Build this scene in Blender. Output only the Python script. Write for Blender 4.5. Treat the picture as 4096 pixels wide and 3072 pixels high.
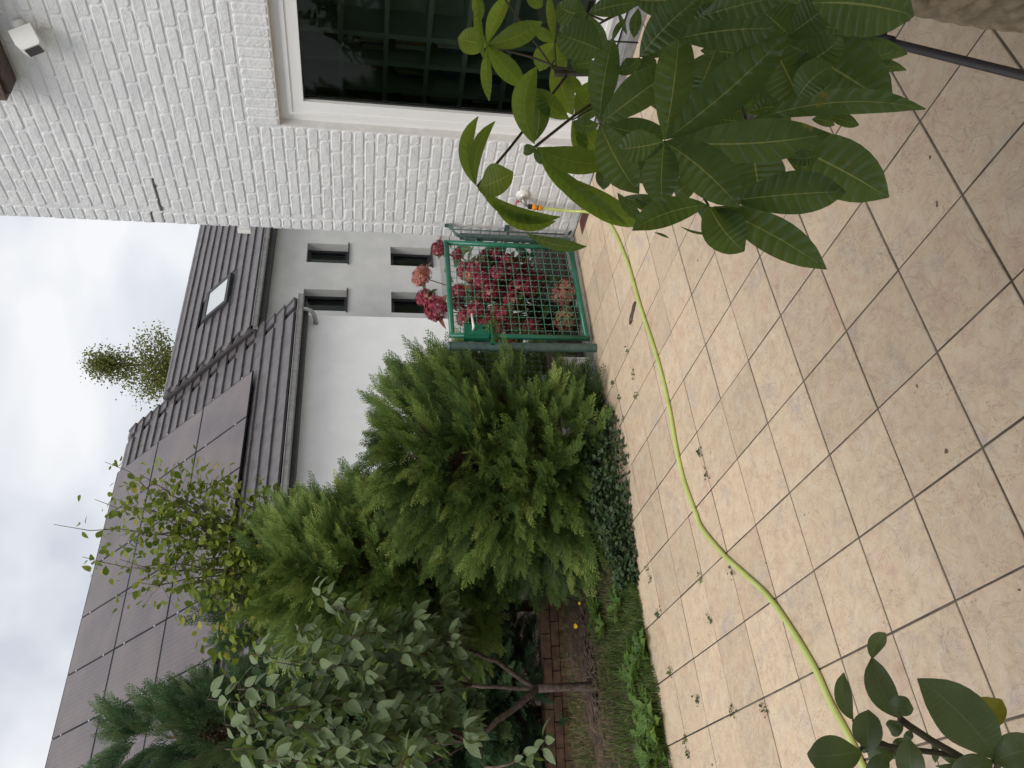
import bpy, math, random
import numpy as np
from mathutils import Matrix, Vector

for _o in list(bpy.data.objects):
    bpy.data.objects.remove(_o)
random.seed(7)
rng = np.random.default_rng(11)
scene = bpy.context.scene
COL = scene.collection
R = math.radians

# ------------------------------------------------------------------ camera (phone held sideways: world up points to image left)
cam_d = bpy.data.cameras.new('camera')
cam_d.sensor_fit = 'HORIZONTAL'
cam_d.sensor_width = 36.0
cam_d.lens = 27.31
cam_d.clip_start = 0.02
cam_d.clip_end = 600
cam_o = bpy.data.objects.new('camera', cam_d)
COL.objects.link(cam_o)
CAM = Vector((0, 0, 1.7206))
Urow = Vector((0.83694, -0.54720, 0.01145))   # upright-right
Vrow = Vector((-0.09136, -0.16016, -0.98285))  # upright-down
Wrow = Vector((0.53966, 0.82153, -0.18407))    # forward
mx = Matrix((Vrow, Urow, -Wrow)).transposed().to_4x4()
mx.translation = CAM
cam_o.matrix_world = mx
scene.camera = cam_o

# ------------------------------------------------------------------ sky and sun (overcast day)
SUN_EL, SUN_AZ = R(56), R(232)      # azimuth measured clockwise from +Y
world = bpy.data.worlds.new('World')
scene.world = world
world.use_nodes = True
wn, wl = world.node_tree.nodes, world.node_tree.links
wn.clear()
w_out = wn.new('ShaderNodeOutputWorld')
sky = wn.new('ShaderNodeTexSky')
sky.sky_type = 'NISHITA'
sky.sun_disc = False
sky.sun_elevation = SUN_EL
sky.sun_rotation = SUN_AZ
bg_sky = wn.new('ShaderNodeBackground')
bg_sky.inputs['Strength'].default_value = 0.09
wl.new(sky.outputs[0], bg_sky.inputs['Color'])
tc = wn.new('ShaderNodeTexCoord')
mp = wn.new('ShaderNodeMapping')
mp.inputs['Scale'].default_value = (1.0, 1.0, 1.5)
wl.new(tc.outputs['Generated'], mp.inputs['Vector'])
nz = wn.new('ShaderNodeTexNoise')
nz.inputs['Scale'].default_value = 3.2
nz.inputs['Detail'].default_value = 4.0
nz.inputs['Roughness'].default_value = 0.48
nz.inputs['Distortion'].default_value = 0.3
wl.new(mp.outputs[0], nz.inputs['Vector'])
rp = wn.new('ShaderNodeValToRGB')
rp.color_ramp.elements[0].position = 0.38
rp.color_ramp.elements[0].color = (0.66, 0.695, 0.77, 1)
rp.color_ramp.elements[1].position = 0.60
rp.color_ramp.elements[1].color = (0.965, 0.972, 0.985, 1)
wl.new(nz.outputs['Fac'], rp.inputs['Fac'])
bg_cl = wn.new('ShaderNodeBackground')
bg_cl.inputs['Strength'].default_value = 0.715
wl.new(rp.outputs['Color'], bg_cl.inputs['Color'])
mixs = wn.new('ShaderNodeMixShader')
mixs.inputs['Fac'].default_value = 0.94
wl.new(bg_sky.outputs[0], mixs.inputs[1])
wl.new(bg_cl.outputs[0], mixs.inputs[2])
wl.new(mixs.outputs[0], w_out.inputs['Surface'])

sun_d = bpy.data.lights.new('sun', 'SUN')
sun_d.energy = 1.5
sun_d.angle = R(35)
sun_d.color = (1.0, 0.965, 0.92)
sun_o = bpy.data.objects.new('sun', sun_d)
COL.objects.link(sun_o)
to_sun = Vector((math.sin(SUN_AZ) * math.cos(SUN_EL), math.cos(SUN_AZ) * math.cos(SUN_EL), math.sin(SUN_EL)))
sun_o.rotation_euler = to_sun.to_track_quat('Z', 'Y').to_euler()
sun_o.location = (-6, -3, 12)

scene.view_settings.view_transform = 'Standard'
scene.view_settings.look = 'None'
scene.view_settings.gamma = 1.0
scene.view_settings.use_curve_mapping = False
scene.view_settings.exposure = 0.50

# ------------------------------------------------------------------ node material helpers
def _new(name):
    m = bpy.data.materials.new(name)
    m.use_nodes = True
    return m, m.node_tree.nodes, m.node_tree.links, m.node_tree.nodes['Principled BSDF']

def noise(n, l, vec, scale, detail=4.0, rough=0.55, dist=0.0):
    t = n.new('ShaderNodeTexNoise')
    t.inputs['Scale'].default_value = scale
    t.inputs['Detail'].default_value = detail
    t.inputs['Roughness'].default_value = rough
    t.inputs['Distortion'].default_value = dist
    if vec is not None:
        l.new(vec, t.inputs['Vector'])
    return t.outputs['Fac']

def ramp(n, l, fac, stops):
    r = n.new('ShaderNodeValToRGB')
    el = r.color_ramp.elements
    while len(el) < len(stops):
        el.new(0.5)
    for e_, (p_, c_) in zip(el, stops):
        e_.position = p_
        e_.color = (*c_, 1)
    l.new(fac, r.inputs['Fac'])
    return r.outputs['Color']

def mixc(n, l, fac, a, b, mode='MIX'):
    m = n.new('ShaderNodeMix')
    m.data_type = 'RGBA'
    m.blend_type = mode
    for sock, v in ((m.inputs[0], fac), (m.inputs[6], a), (m.inputs[7], b)):
        if isinstance(v, (int, float)):
            sock.default_value = v
        elif isinstance(v, tuple):
            sock.default_value = (*v, 1)
        else:
            l.new(v, sock)
    return m.outputs[2]

def mth(n, l, op, a, b=None, c=None):
    m = n.new('ShaderNodeMath')
    m.operation = op
    for i, v in enumerate((a, b, c)):
        if v is None:
            continue
        if isinstance(v, (int, float)):
            m.inputs[i].default_value = v
        else:
            l.new(v, m.inputs[i])
    return m.outputs[0]

def bumpn(n, l, h, strength=0.5, dist=0.01, nrm=None):
    b = n.new('ShaderNodeBump')
    b.inputs['Strength'].default_value = strength
    b.inputs['Distance'].default_value = dist
    l.new(h, b.inputs['Height'])
    if nrm is not None:
        l.new(nrm, b.inputs['Normal'])
    return b.outputs['Normal']

def position(n):
    return n.new('ShaderNodeNewGeometry').outputs['Position']

def simple(name, c1, c2=None, scale=8.0, rough=0.6, bump=0.0, bscale=60.0, bdist=0.003, metal=0.0, detail=5.0, spec=0.5, lo=0.38, hi=0.64):
    m, n, l, b = _new(name)
    pos = position(n)
    c2 = c2 or c1
    col = ramp(n, l, noise(n, l, pos, scale, detail), [(lo, c1), (hi, c2)])
    l.new(col, b.inputs['Base Color'])
    b.inputs['Roughness'].default_value = rough
    b.inputs['Metallic'].default_value = metal
    b.inputs['Specular IOR Level'].default_value = spec
    if bump > 0:
        l.new(bumpn(n, l, noise(n, l, pos, bscale, 5.0), bump, bdist), b.inputs['Normal'])
    return m

# painted brick: thick uneven white masonry paint with a little grime
def mat_white_brick(name, tint=1.0):
    m, n, l, b = _new(name)
    pos = position(n)
    base = ramp(n, l, noise(n, l, pos, 5.0, 5), [(0.3, (0.65 * tint, 0.66 * tint, 0.67 * tint)), (0.7, (0.73 * tint, 0.735 * tint, 0.735 * tint))])
    grime = noise(n, l, pos, 38.0, 8, 0.7)
    patch = noise(n, l, pos, 1.7, 3)
    g2 = mth(n, l, 'MULTIPLY', ramp(n, l, grime, [(0.60, (0, 0, 0)), (0.74, (1, 1, 1))]), ramp(n, l, patch, [(0.45, (0.04, 0.04, 0.04)), (0.75, (0.55, 0.55, 0.55))]))
    col = mixc(n, l, g2, base, (0.36, 0.36, 0.345))
    l.new(col, b.inputs['Base Color'])
    b.inputs['Roughness'].default_value = 0.62
    n1 = bumpn(n, l, noise(n, l, pos, 24.0, 4, 0.55), 0.8, 0.012)
    n2 = bumpn(n, l, noise(n, l, pos, 190.0, 5, 0.65), 0.45, 0.0025, n1)
    l.new(n2, b.inputs['Normal'])
    return m

def mat_tile(name):
    m, n, l, b = _new(name)
    pos = position(n)
    oi = n.new('ShaderNodeObjectInfo')
    off = n.new('ShaderNodeVectorMath'); off.operation = 'SCALE'
    off.inputs[0].default_value = (17.0, 9.0, 23.0)
    l.new(oi.outputs['Random'], off.inputs['Scale'])
    add = n.new('ShaderNodeVectorMath'); add.operation = 'ADD'
    l.new(pos, add.inputs[0]); l.new(off.outputs[0], add.inputs[1])
    p2 = add.outputs[0]
    big = noise(n, l, p2, 5.0, 7, 0.6, 0.5)
    c = ramp(n, l, big, [(0.30, (0.52, 0.43, 0.365)), (0.42, (0.62, 0.465, 0.325)), (0.53, (0.67, 0.515, 0.345)), (0.66, (0.635, 0.44, 0.315))])
    mid = noise(n, l, p2, 15.0, 8, 0.62, 1.2)
    c = mixc(n, l, ramp(n, l, mid, [(0.46, (0, 0, 0)), (0.66, (0.6, 0.6, 0.6))]), c, (0.71, 0.60, 0.455))
    c = mixc(n, l, ramp(n, l, mid, [(0.32, (0.6, 0.6, 0.6)), (0.45, (0, 0, 0))]), c, (0.50, 0.385, 0.295))
    pit0 = noise(n, l, p2, 105.0, 4, 0.6)
    pit = mth(n, l, 'MULTIPLY', pit0, ramp(n, l, noise(n, l, p2, 9.0, 3), [(0.42, (0.8, 0.8, 0.8)), (0.62, (1.12, 1.12, 1.12))]))
    edge = ramp(n, l, noise(n, l, p2, 8.0, 9, 0.62, 1.0), [(0.47, (0, 0, 0)), (0.50, (1, 1, 1)), (0.56, (0.75, 0.75, 0.75)), (0.58, (1, 1, 1))])
    c = mixc(n, l, ramp(n, l, pit, [(0.60, (0, 0, 0)), (0.72, (0.5, 0.5, 0.5))]), c, (0.30, 0.22, 0.17))
    spot = noise(n, l, pos, 21.0, 2, 0.4)
    c = mixc(n, l, ramp(n, l, spot, [(0.765, (0, 0, 0)), (0.775, (0.9, 0.9, 0.9))]), c, (0.09, 0.055, 0.04))
    # per-tile shade
    hsv = n.new('ShaderNodeHueSaturation')
    l.new(mth(n, l, 'MULTIPLY_ADD', oi.outputs['Random'], 0.16, 0.86), hsv.inputs['Value'])
    hsv.inputs['Saturation'].default_value = 0.96
    l.new(c, hsv.inputs['Color'])
    l.new(hsv.outputs[0], b.inputs['Base Color'])
    b.inputs['Roughness'].default_value = 0.52
    b.inputs['Specular IOR Level'].default_value = 0.35
    n1 = bumpn(n, l, noise(n, l, p2, 11.0, 8, 0.6, 1.5), 0.55, 0.012)
    n2 = bumpn(n, l, edge, 0.5, 0.003, bumpn(n, l, mid, 0.4, 0.005, n1))
    n3 = bumpn(n, l, mth(n, l, 'SUBTRACT', 1.0, pit), 0.25, 0.002, n2)
    l.new(n3, b.inputs['Normal'])
    return m

def mat_leaf(name, c1, c2, vein=(0.25, 0.32, 0.08), under=None, trans=0.35, rough=0.38, veins=13.0, spot=None, bump=0.5, tint_attr=None, spec=0.45, bdist=0.006, vmix=0.12, slant=3.0, tcol=(0.34, 0.46, 0.03)):
    """leaf with pale midrib and side veins, from the leaf's own UVs"""
    m, n, l, b = _new(name)
    uv = n.new('ShaderNodeUVMap').outputs[0]
    sep = n.new('ShaderNodeSeparateXYZ'); l.new(uv, sep.inputs[0])
    u, v = sep.outputs[0], sep.outputs[1]
    pos = position(n)
    oi = n.new('ShaderNodeObjectInfo')
    col = ramp(n, l, noise(n, l, pos, 22.0, 4), [(0.36, c1), (0.66, c2)])
    d = mth(n, l, 'ABSOLUTE', mth(n, l, 'SUBTRACT', u, 0.5))
    rib = mth(n, l, 'LESS_THAN', d, mth(n, l, 'MULTIPLY_ADD', v, -0.016, 0.024))
    ph = mth(n, l, 'SUBTRACT', mth(n, l, 'MULTIPLY', v, veins), mth(n, l, 'MULTIPLY', d, slant))
    saw = mth(n, l, 'FRACT', ph)
    line = mth(n, l, 'LESS_THAN', saw, 0.09)
    col = mixc(n, l, mth(n, l, 'MULTIPLY', line, vmix), col, vein)
    col = mixc(n, l, mth(n, l, 'MULTIPLY', rib, 0.85), col, vein)
    if spot:
        sp = noise(n, l, pos, 34.0, 3, 0.5)
        pt = noise(n, l, pos, 5.0, 2)
        k = mth(n, l, 'MULTIPLY', ramp(n, l, sp, [(0.66, (0, 0, 0)), (0.72, (1, 1, 1))]), ramp(n, l, pt, [(0.52, (0, 0, 0)), (0.6, (1, 1, 1))]))
        col = mixc(n, l, k, col, spot)
    hsv = n.new('ShaderNodeHueSaturation')
    l.new(mth(n, l, 'MULTIPLY_ADD', oi.outputs['Random'], 0.45, 0.78), hsv.inputs['Value'])
    l.new(mth(n, l, 'MULTIPLY_ADD', oi.outputs['Random'], -0.03, 0.515), hsv.inputs['Hue'])
    l.new(col, hsv.inputs['Color'])
    col = hsv.outputs[0]
    if under:
        bf = n.new('ShaderNodeNewGeometry').outputs['Backfacing']
        col = mixc(n, l, mth(n, l, 'MULTIPLY', bf, 0.75), col, under)
    l.new(col, b.inputs['Base Color'])
    b.inputs['Roughness'].default_value = rough
    b.inputs['Specular IOR Level'].default_value = spec
    hgt = mth(n, l, 'POWER', mth(n, l, 'SINE', mth(n, l, 'MULTIPLY', saw, 3.14159)), 0.6)
    nr = bumpn(n, l, hgt, bump, bdist)
    nr = bumpn(n, l, noise(n, l, pos, 70.0, 3), 0.25, 0.003, nr)
    l.new(nr, b.inputs['Normal'])
    tr = n.new('ShaderNodeBsdfTranslucent')
    l.new(mixc(n, l, 0.55, col, tcol), tr.inputs['Color'])
    l.new(nr, tr.inputs['Normal'])
    ms = n.new('ShaderNodeMixShader')
    ms.inputs[0].default_value = trans
    l.new(b.outputs[0], ms.inputs[1]); l.new(tr.outputs[0], ms.inputs[2])
    l.new(ms.outputs[0], n['Material Output'].inputs['Surface'])
    return m

def mat_foliage(name, dark, light, trans=0.25, rough=0.6, extra=None):
    """fine foliage; the face attribute 'shade' (0..1) gives each spray or leaf its own green"""
    m, n, l, b = _new(name)
    at = n.new('ShaderNodeAttribute'); at.attribute_name = 'shade'
    stops = [(0.0, dark), (0.8, light)]
    if extra:
        stops.append((1.0, extra))
    col = ramp(n, l, at.outputs['Fac'], stops)
    l.new(col, b.inputs['Base Color'])
    b.inputs['Roughness'].default_value = rough
    b.inputs['Specular IOR Level'].default_value = 0.25
    tr = n.new('ShaderNodeBsdfTranslucent')
    l.new(col, tr.inputs['Color'])
    ms = n.new('ShaderNodeMixShader'); ms.inputs[0].default_value = trans
    l.new(b.outputs[0], ms.inputs[1]); l.new(tr.outputs[0], ms.inputs[2])
    l.new(ms.outputs[0], n['Material Output'].inputs['Surface'])
    return m

def mat_glass(name, tint, fac=0.10, rough=0.0):
    """window pane: see-through with a mirror reflection that grows at a slant"""
    m, n, l, b = _new(name)
    t = n.new('ShaderNodeBsdfTransparent'); t.inputs[0].default_value = (*tint, 1)
    g = n.new('ShaderNodeBsdfGlossy'); g.inputs['Roughness'].default_value = rough
    g.inputs['Color'].default_value = (0.95, 0.98, 0.97, 1)
    lw = n.new('ShaderNodeLayerWeight'); lw.inputs['Blend'].default_value = fac
    ms = n.new('ShaderNodeMixShader')
    l.new(lw.outputs['Fresnel'], ms.inputs[0]); l.new(t.outputs[0], ms.inputs[1]); l.new(g.outputs[0], ms.inputs[2])
    l.new(ms.outputs[0], n['Material Output'].inputs['Surface'])
    return m

# ------------------------------------------------------------------ object helpers
LOCS = {}
def tag(o, label=None, cat=None, group=None, kind=None):
    if label: o['label'] = label
    if cat: o['category'] = cat
    if group: o['group'] = group
    if kind: o['kind'] = kind
    return o

def thing(name, loc, label, cat, group=None):
    o = bpy.data.objects.new(name, None)
    o.empty_display_size = 0.1
    o.location = loc
    COL.objects.link(o)
    LOCS[o.name] = Vector(loc)
    return tag(o, label, cat, group)

def place(o, parent):
    """world-space child of a part or thing"""
    COL.objects.link(o)
    if parent is not None:
        o.parent = parent
        if parent.name in LOCS:
            o.matrix_parent_inverse = Matrix.Translation(-LOCS[parent.name])
    return o

def inst(name, mesh, matrix, parent=None):
    o = bpy.data.objects.new(name, mesh)
    o.matrix_basis = matrix
    return place(o, parent)

class MB:
    def __init__(s):
        s.v, s.f, s.m, s.uv = [], [], [], None
    def add(s, verts, faces, mi=0):
        k = len(s.v)
        s.v.extend([tuple(q) for q in verts])
        s.f.extend([tuple(i + k for i in f) for f in faces])
        s.m.extend([mi] * len(faces))
        return s
    def box(s, lo, hi, mi=0, fn=None, bev=0.0):
        x0, y0, z0 = lo; x1, y1, z1 = hi
        v = [(x0, y0, z0), (x1, y0, z0), (x1, y1, z0), (x0, y1, z0), (x0, y0, z1), (x1, y0, z1), (x1, y1, z1), (x0, y1, z1)]
        f = [(0, 3, 2, 1), (4, 5, 6, 7), (0, 1, 5, 4), (1, 2, 6, 5), (2, 3, 7, 6), (3, 0, 4, 7)]
        if fn: v = [fn(*q) for q in v]
        return s.add(v, f, mi)
    def tube(s, pts, r, n=8, mi=0, caps=True, mfun=None):
        pts = [Vector(p) for p in pts]
        rs = r if isinstance(r, (list, tuple)) else [r] * len(pts)
        rings, up = [], None
        for i, p in enumerate(pts):
            d = (pts[min(i + 1, len(pts) - 1)] - pts[max(i - 1, 0)]).normalized()
            if up is None:
                up = Vector((0, 0, 1)) if abs(d.z) < 0.9 else Vector((1, 0, 0))
            a = d.cross(up)
            a = a.normalized() if a.length > 1e-6 else Vector((1, 0, 0))
            up = a.cross(d).normalized()
            rings.append([p + (a * math.cos(2 * math.pi * k / n) + up * math.sin(2 * math.pi * k / n)) * rs[i] for k in range(n)])
        v = [q for rg in rings for q in rg]
        base = len(s.v)
        s.v.extend([tuple(q) for q in v])
        for i in range(len(rings) - 1):
            for k in range(n):
                s.f.append((base + i * n + k, base + i * n + (k + 1) % n, base + (i + 1) * n + (k + 1) % n, base + (i + 1) * n + k))
                s.m.append(mfun(k) if mfun else mi)
        if caps:
            s.f.append(tuple(base + k for k in reversed(range(n)))); s.m.append(mi)
            s.f.append(tuple(base + (len(rings) - 1) * n + k for k in range(n))); s.m.append(mi)
        return s
    def lathe(s, prof, origin, axis, n=16, mi=0):
        """prof: list of (radius, height) along axis"""
        ax = Vector(axis).normalized()
        a = ax.orthogonal().normalized(); b_ = ax.cross(a)
        o = Vector(origin)
        base = len(s.v)
        for r_, h in prof:
            for k in range(n):
                t = 2 * math.pi * k / n
                s.v.append(tuple(o + ax * h + (a * math.cos(t) + b_ * math.sin(t)) * r_))
        for i in range(len(prof) - 1):
            for k in range(n):
                s.f.append((base + i * n + k, base + i * n + (k + 1) % n, base + (i + 1) * n + (k + 1) % n, base + (i + 1) * n + k)); s.m.append(mi)
        s.f.append(tuple(base + k for k in reversed(range(n)))); s.m.append(mi)
        s.f.append(tuple(base + (len(prof) - 1) * n + k for k in range(n))); s.m.append(mi)
        return s
    def mesh(s, name, mats, smooth=False):
        me = bpy.data.meshes.new(name)
        me.from_pydata(s.v, [], s.f)
        for m in (mats if isinstance(mats, (list, tuple)) else [mats]):
            me.materials.append(m)
        if len(me.materials) > 1:
            me.polygons.foreach_set('material_index', s.m)
        if smooth:
            me.polygons.foreach_set('use_smooth', [True] * len(me.polygons))
        me.update()
        return me
    def build(s, name, mats, parent=None, smooth=False):
        return place(bpy.data.objects.new(name, s.mesh(name, mats, smooth)), parent)

def np_mesh(name, V, F, mat, shade=None, uv=None, smooth=False):
    """V (n,3), F (m,3|4) arrays; shade per face; uv per loop"""
    me = bpy.data.meshes.new(name)
    V = np.asarray(V, np.float32); F = np.asarray(F, np.int32)
    k = F.shape[1]
    me.vertices.add(len(V)); me.vertices.foreach_set('co', V.ravel())
    me.loops.add(F.size); me.loops.foreach_set('vertex_index', F.ravel())
    me.polygons.add(len(F))
    me.polygons.foreach_set('loop_start', np.arange(0, F.size, k, dtype=np.int32))
    me.materials.append(mat)
    if shade is not None:
        at = me.attributes.new('shade', 'FLOAT', 'FACE')
        at.data.foreach_set('value', np.asarray(shade, np.float32))
    if uv is not None:
        ul = me.uv_layers.new(name='UVMap')
        ul.data.foreach_set('uv', np.asarray(uv, np.float32).ravel())
    if smooth:
        me.polygons.foreach_set('use_smooth', np.ones(len(F), bool))
    me.update(calc_edges=True)
    me.validate()
    return me

def frames(d, up=None, roll=None):
    """(n,3) directions -> (n,3,3) matrices with columns x=d, y, z"""
    d = d / np.linalg.norm(d, axis=1, keepdims=True)
    if up is None:
        up = np.tile([0., 0., 1.], (len(d), 1))
    y = np.cross(up, d)
    bad = np.linalg.norm(y, axis=1) < 1e-4
    y[bad] = [1, 0, 0]
    y /= np.linalg.norm(y, axis=1, keepdims=True)
    z = np.cross(d, y)
    if roll is not None:
        c, s_ = np.cos(roll)[:, None], np.sin(roll)[:, None]
        y, z = y * c + z * s_, z * c - y * s_
    return np.stack([d, y, z], axis=2)

def scatter(tv, tf, P, Fm, S, tuv=None):
    """copies of one template: rotate by Fm, scale by S, move to P; returns V,F(,uv)"""
    n_, k = len(P), len(tv)
    V = np.einsum('nij,kj->nki', Fm, tv) * np.asarray(S).reshape(-1, 1, 1) + P[:, None, :]
    F = (tf[None] + (np.arange(n_) * k)[:, None, None]).reshape(-1, tf.shape[1])
    uv = None if tuv is None else np.tile(tuv, (n_, 1))
    return V.reshape(-1, 3), F, uv

# ------------------------------------------------------------------ materials
M = {}
M['soil'] = simple('soil', (0.045, 0.030, 0.019), (0.13, 0.085, 0.055), 14, 0.95, 0.8, 60, 0.02)
M['field'] = simple('field', (0.05, 0.06, 0.02), (0.09, 0.10, 0.035), 3, 0.95, 0.4, 30, 0.02)
def mat_grout():
    m, n, l, b = _new('grout')
    pos = position(n)
    c = ramp(n, l, noise(n, l, pos, 9.0, 6), [(0.36, (0.085, 0.070, 0.056)), (0.66, (0.17, 0.145, 0.115))])
    sep = n.new('ShaderNodeSeparateXYZ'); l.new(pos, sep.inputs[0])
    near_lawn = mth(n, l, 'MULTIPLY', mth(n, l, 'SUBTRACT', sep.outputs[1], 3.2), 0.16)
    damp = mth(n, l, 'MULTIPLY', ramp(n, l, mth(n, l, 'ADD', noise(n, l, pos, 2.2, 4), mth(n, l, 'MINIMUM', near_lawn, 0.16)), [(0.50, (0, 0, 0)), (0.60, (1, 1, 1))]), 0.85)
    c = mixc(n, l, damp, c, (0.028, 0.026, 0.018))
    l.new(c, b.inputs['Base Color'])
    b.inputs['Roughness'].default_value = 0.95
    l.new(bumpn(n, l, noise(n, l, pos, 220.0, 5), 0.6, 0.002), b.inputs['Normal'])
    return m
M['grout'] = mat_grout()
M['tile'] = mat_tile('tile')
M['brick'] = mat_white_brick('white_painted_brick')
M['mortar'] = mat_white_brick('white_painted_mortar', 0.99)
M['crack'] = simple('crack', (0.05, 0.045, 0.04), (0.12, 0.11, 0.10), 40, 1.0)
M['upvc'] = simple('white_window_plastic', (0.78, 0.79, 0.79), (0.82, 0.82, 0.815), 3, 0.35)
M['reveal'] = simple('painted_reveal', (0.66, 0.65, 0.63), (0.74, 0.73, 0.71), 12, 0.6, 0.3, 60, 0.003)
M['gasket'] = simple('dark_gasket', (0.03, 0.03, 0.03), None, 5, 0.6)
M['pane'] = mat_glass('window_pane', (0.62, 0.68, 0.64), 0.18)
M['stone'] = simple('blue_stone', (0.17, 0.17, 0.175), (0.27, 0.265, 0.26), 20, 0.6, 0.3, 120, 0.002)
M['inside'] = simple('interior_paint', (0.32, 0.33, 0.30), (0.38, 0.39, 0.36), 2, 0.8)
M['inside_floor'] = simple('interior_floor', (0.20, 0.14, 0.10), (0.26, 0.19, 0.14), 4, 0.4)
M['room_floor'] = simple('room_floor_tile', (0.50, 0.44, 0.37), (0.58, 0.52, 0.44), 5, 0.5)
M['shelfwood'] = simple('pale_shelf_paint', (0.45, 0.50, 0.46), (0.52, 0.56, 0.52), 4, 0.5)
M['wood_brown'] = simple('brown_stained_wood', (0.06, 0.038, 0.03), (0.11, 0.075, 0.06), 30, 0.6, 0.4, 80, 0.003)
M['render_white'] = simple('white_render', (0.83, 0.825, 0.80), (0.88, 0.875, 0.85), 2.5, 0.9, 0.25, 160, 0.002)
M['render_grey'] = simple('grey_render', (0.52, 0.515, 0.495), (0.62, 0.61, 0.585), 1.6, 0.9, 0.3, 90, 0.004, lo=0.33, hi=0.68)
M['rooftile'] = simple('slate_grey_roof_tile', (0.085, 0.078, 0.082), (0.135, 0.122, 0.125), 5, 0.42, 0.25, 40, 0.004, lo=0.3, hi=0.7)
M['underlay'] = simple('roof_underlay', (0.035, 0.03, 0.03), None, 4, 0.9)
M['gutter'] = simple('grey_zinc_gutter', (0.21, 0.205, 0.20), (0.28, 0.275, 0.265), 6, 0.5)
M['fascia'] = simple('dark_fascia', (0.035, 0.034, 0.036), (0.05, 0.048, 0.05), 6, 0.6)
M['pipe'] = simple('grey_pvc_pipe', (0.30, 0.30, 0.295), (0.36, 0.36, 0.35), 8, 0.45)
M['frame_dark'] = simple('anthracite_frame', (0.018, 0.018, 0.024), (0.026, 0.026, 0.033), 4, 0.45)
M['skyglass'] = mat_glass('skylight_glass', (0.2, 0.22, 0.24), 0.97)
M['room'] = simple('room_plaster', (0.70, 0.68, 0.65), (0.76, 0.74, 0.71), 2, 0.85)
M['concrete'] = simple('concrete', (0.24, 0.235, 0.225), (0.34, 0.33, 0.315), 9, 0.9, 0.4, 70, 0.004)

def mat_panel():
    m, n, l, b = _new('solar_panel_glass')
    tcn = n.new('ShaderNodeTexCoord')
    sep = n.new('ShaderNodeSeparateXYZ'); l.new(tcn.outputs['Object'], sep.inputs[0])
    fx = mth(n, l, 'ABSOLUTE', mth(n, l, 'SUBTRACT', mth(n, l, 'FRACT', mth(n, l, 'MULTIPLY', sep.outputs[0], 1 / 0.092)), 0.5))
    fy = mth(n, l, 'ABSOLUTE', mth(n, l, 'SUBTRACT', mth(n, l, 'FRACT', mth(n, l, 'MULTIPLY', sep.outputs[1], 1 / 0.030)), 0.5))
    dot = mth(n, l, 'MULTIPLY', mth(n, l, 'GREATER_THAN', fx, 0.43), mth(n, l, 'GREATER_THAN', fy, 0.28))
    pos = position(n)
    c = ramp(n, l, noise(n, l, pos, 1.3, 3), [(0.3, (0.072, 0.058, 0.064)), (0.7, (0.125, 0.096, 0.090))])
    c = mixc(n, l, mth(n, l, 'MULTIPLY', dot, 0.35), c, (0.24, 0.23, 0.24))
    l.new(c, b.inputs['Base Color'])
    b.inputs['Roughness'].default_value = 0.24
    b.inputs['Specular IOR Level'].default_value = 0.72
    l.new(bumpn(n, l, noise(n, l, pos, 1.6, 2), 0.12, 0.05), b.inputs['Normal'])
    return m
M['panel'] = mat_panel()
M['panel_frame'] = simple('black_panel_frame', (0.012, 0.012, 0.014), None, 4, 0.4)
M['clamp'] = simple('aluminium_clamp', (0.45, 0.45, 0.46), None, 4, 0.4, metal=0.6)

# ------------------------------------------------------------------ ground and patio
g = MB().add([(-150, -150, -0.06), (200, -150, -0.06), (200, 220, -0.06), (-150, 220, -0.06)], [(0, 1, 2, 3)])
tag(g.build('ground', M['field']), 'wide green and brown ground lying around the houses', 'ground', kind='structure')

TS, TX, TY = 0.333, 1.584, 1.366
PY1 = TY + 10 * TS
pat = MB().box((-0.75, 0.86, -0.055), (4.604, PY1 - 0.004, -0.0035))
patio = pat.build('patio', M['grout'])
tag(patio, 'beige tiled patio with dark joints between the white wall and the grass', 'patio', kind='structure')

def tile_mesh(w, h, name):
    b, t = 0.0025, 0.009
    o = [(0, 0), (w, 0), (w, h), (0, h)]
    i = [(b, b), (w - b, b), (w - b, h - b), (b, h - b)]
    mb = MB()
    v = [(x, y, -t) for x, y in o] + [(x, y, -b * 0.7) for x, y in o] + [(x, y, 0) for x, y in i]
    f = [(8, 9, 10, 11)]
    for k in range(4):
        j = (k + 1) % 4
        f += [(k, j, 4 + j, 4 + k), (4 + k, 4 + j, 8 + j, 8 + k)]
    mb.add(v, f)
    return mb.mesh(name, M['tile'])
_tm = {}
JT = 0.0075
for ix in range(-7, 10):
    for iy in range(-2, 10):
        x0, x1 = TX + ix * TS + JT / 2, TX + (ix + 1) * TS - JT / 2
        y0, y1 = TY + iy * TS + JT / 2, TY + (iy + 1) * TS - JT / 2
        x1 = min(x1, 4.598); y0 = max(y0, 0.875)
        if x1 - x0 < 0.03 or y1 - y0 < 0.03:
            continue
        key = (round(x1 - x0, 4), round(y1 - y0, 4))
        if key not in _tm:
            _tm[key] = tile_mesh(key[0], key[1], 'tile')
        inst('tile', _tm[key], Matrix.Translation((x0 + random.uniform(-.0008, .0008), y0 + random.uniform(-.0008, .0008), random.uniform(-.0008, .0006)))
             @ Matrix.Rotation(random.uniform(-.003, .003), 4, 'X') @ Matrix.Rotation(random.uniform(-.003, .003), 4, 'Y'), patio)

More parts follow.
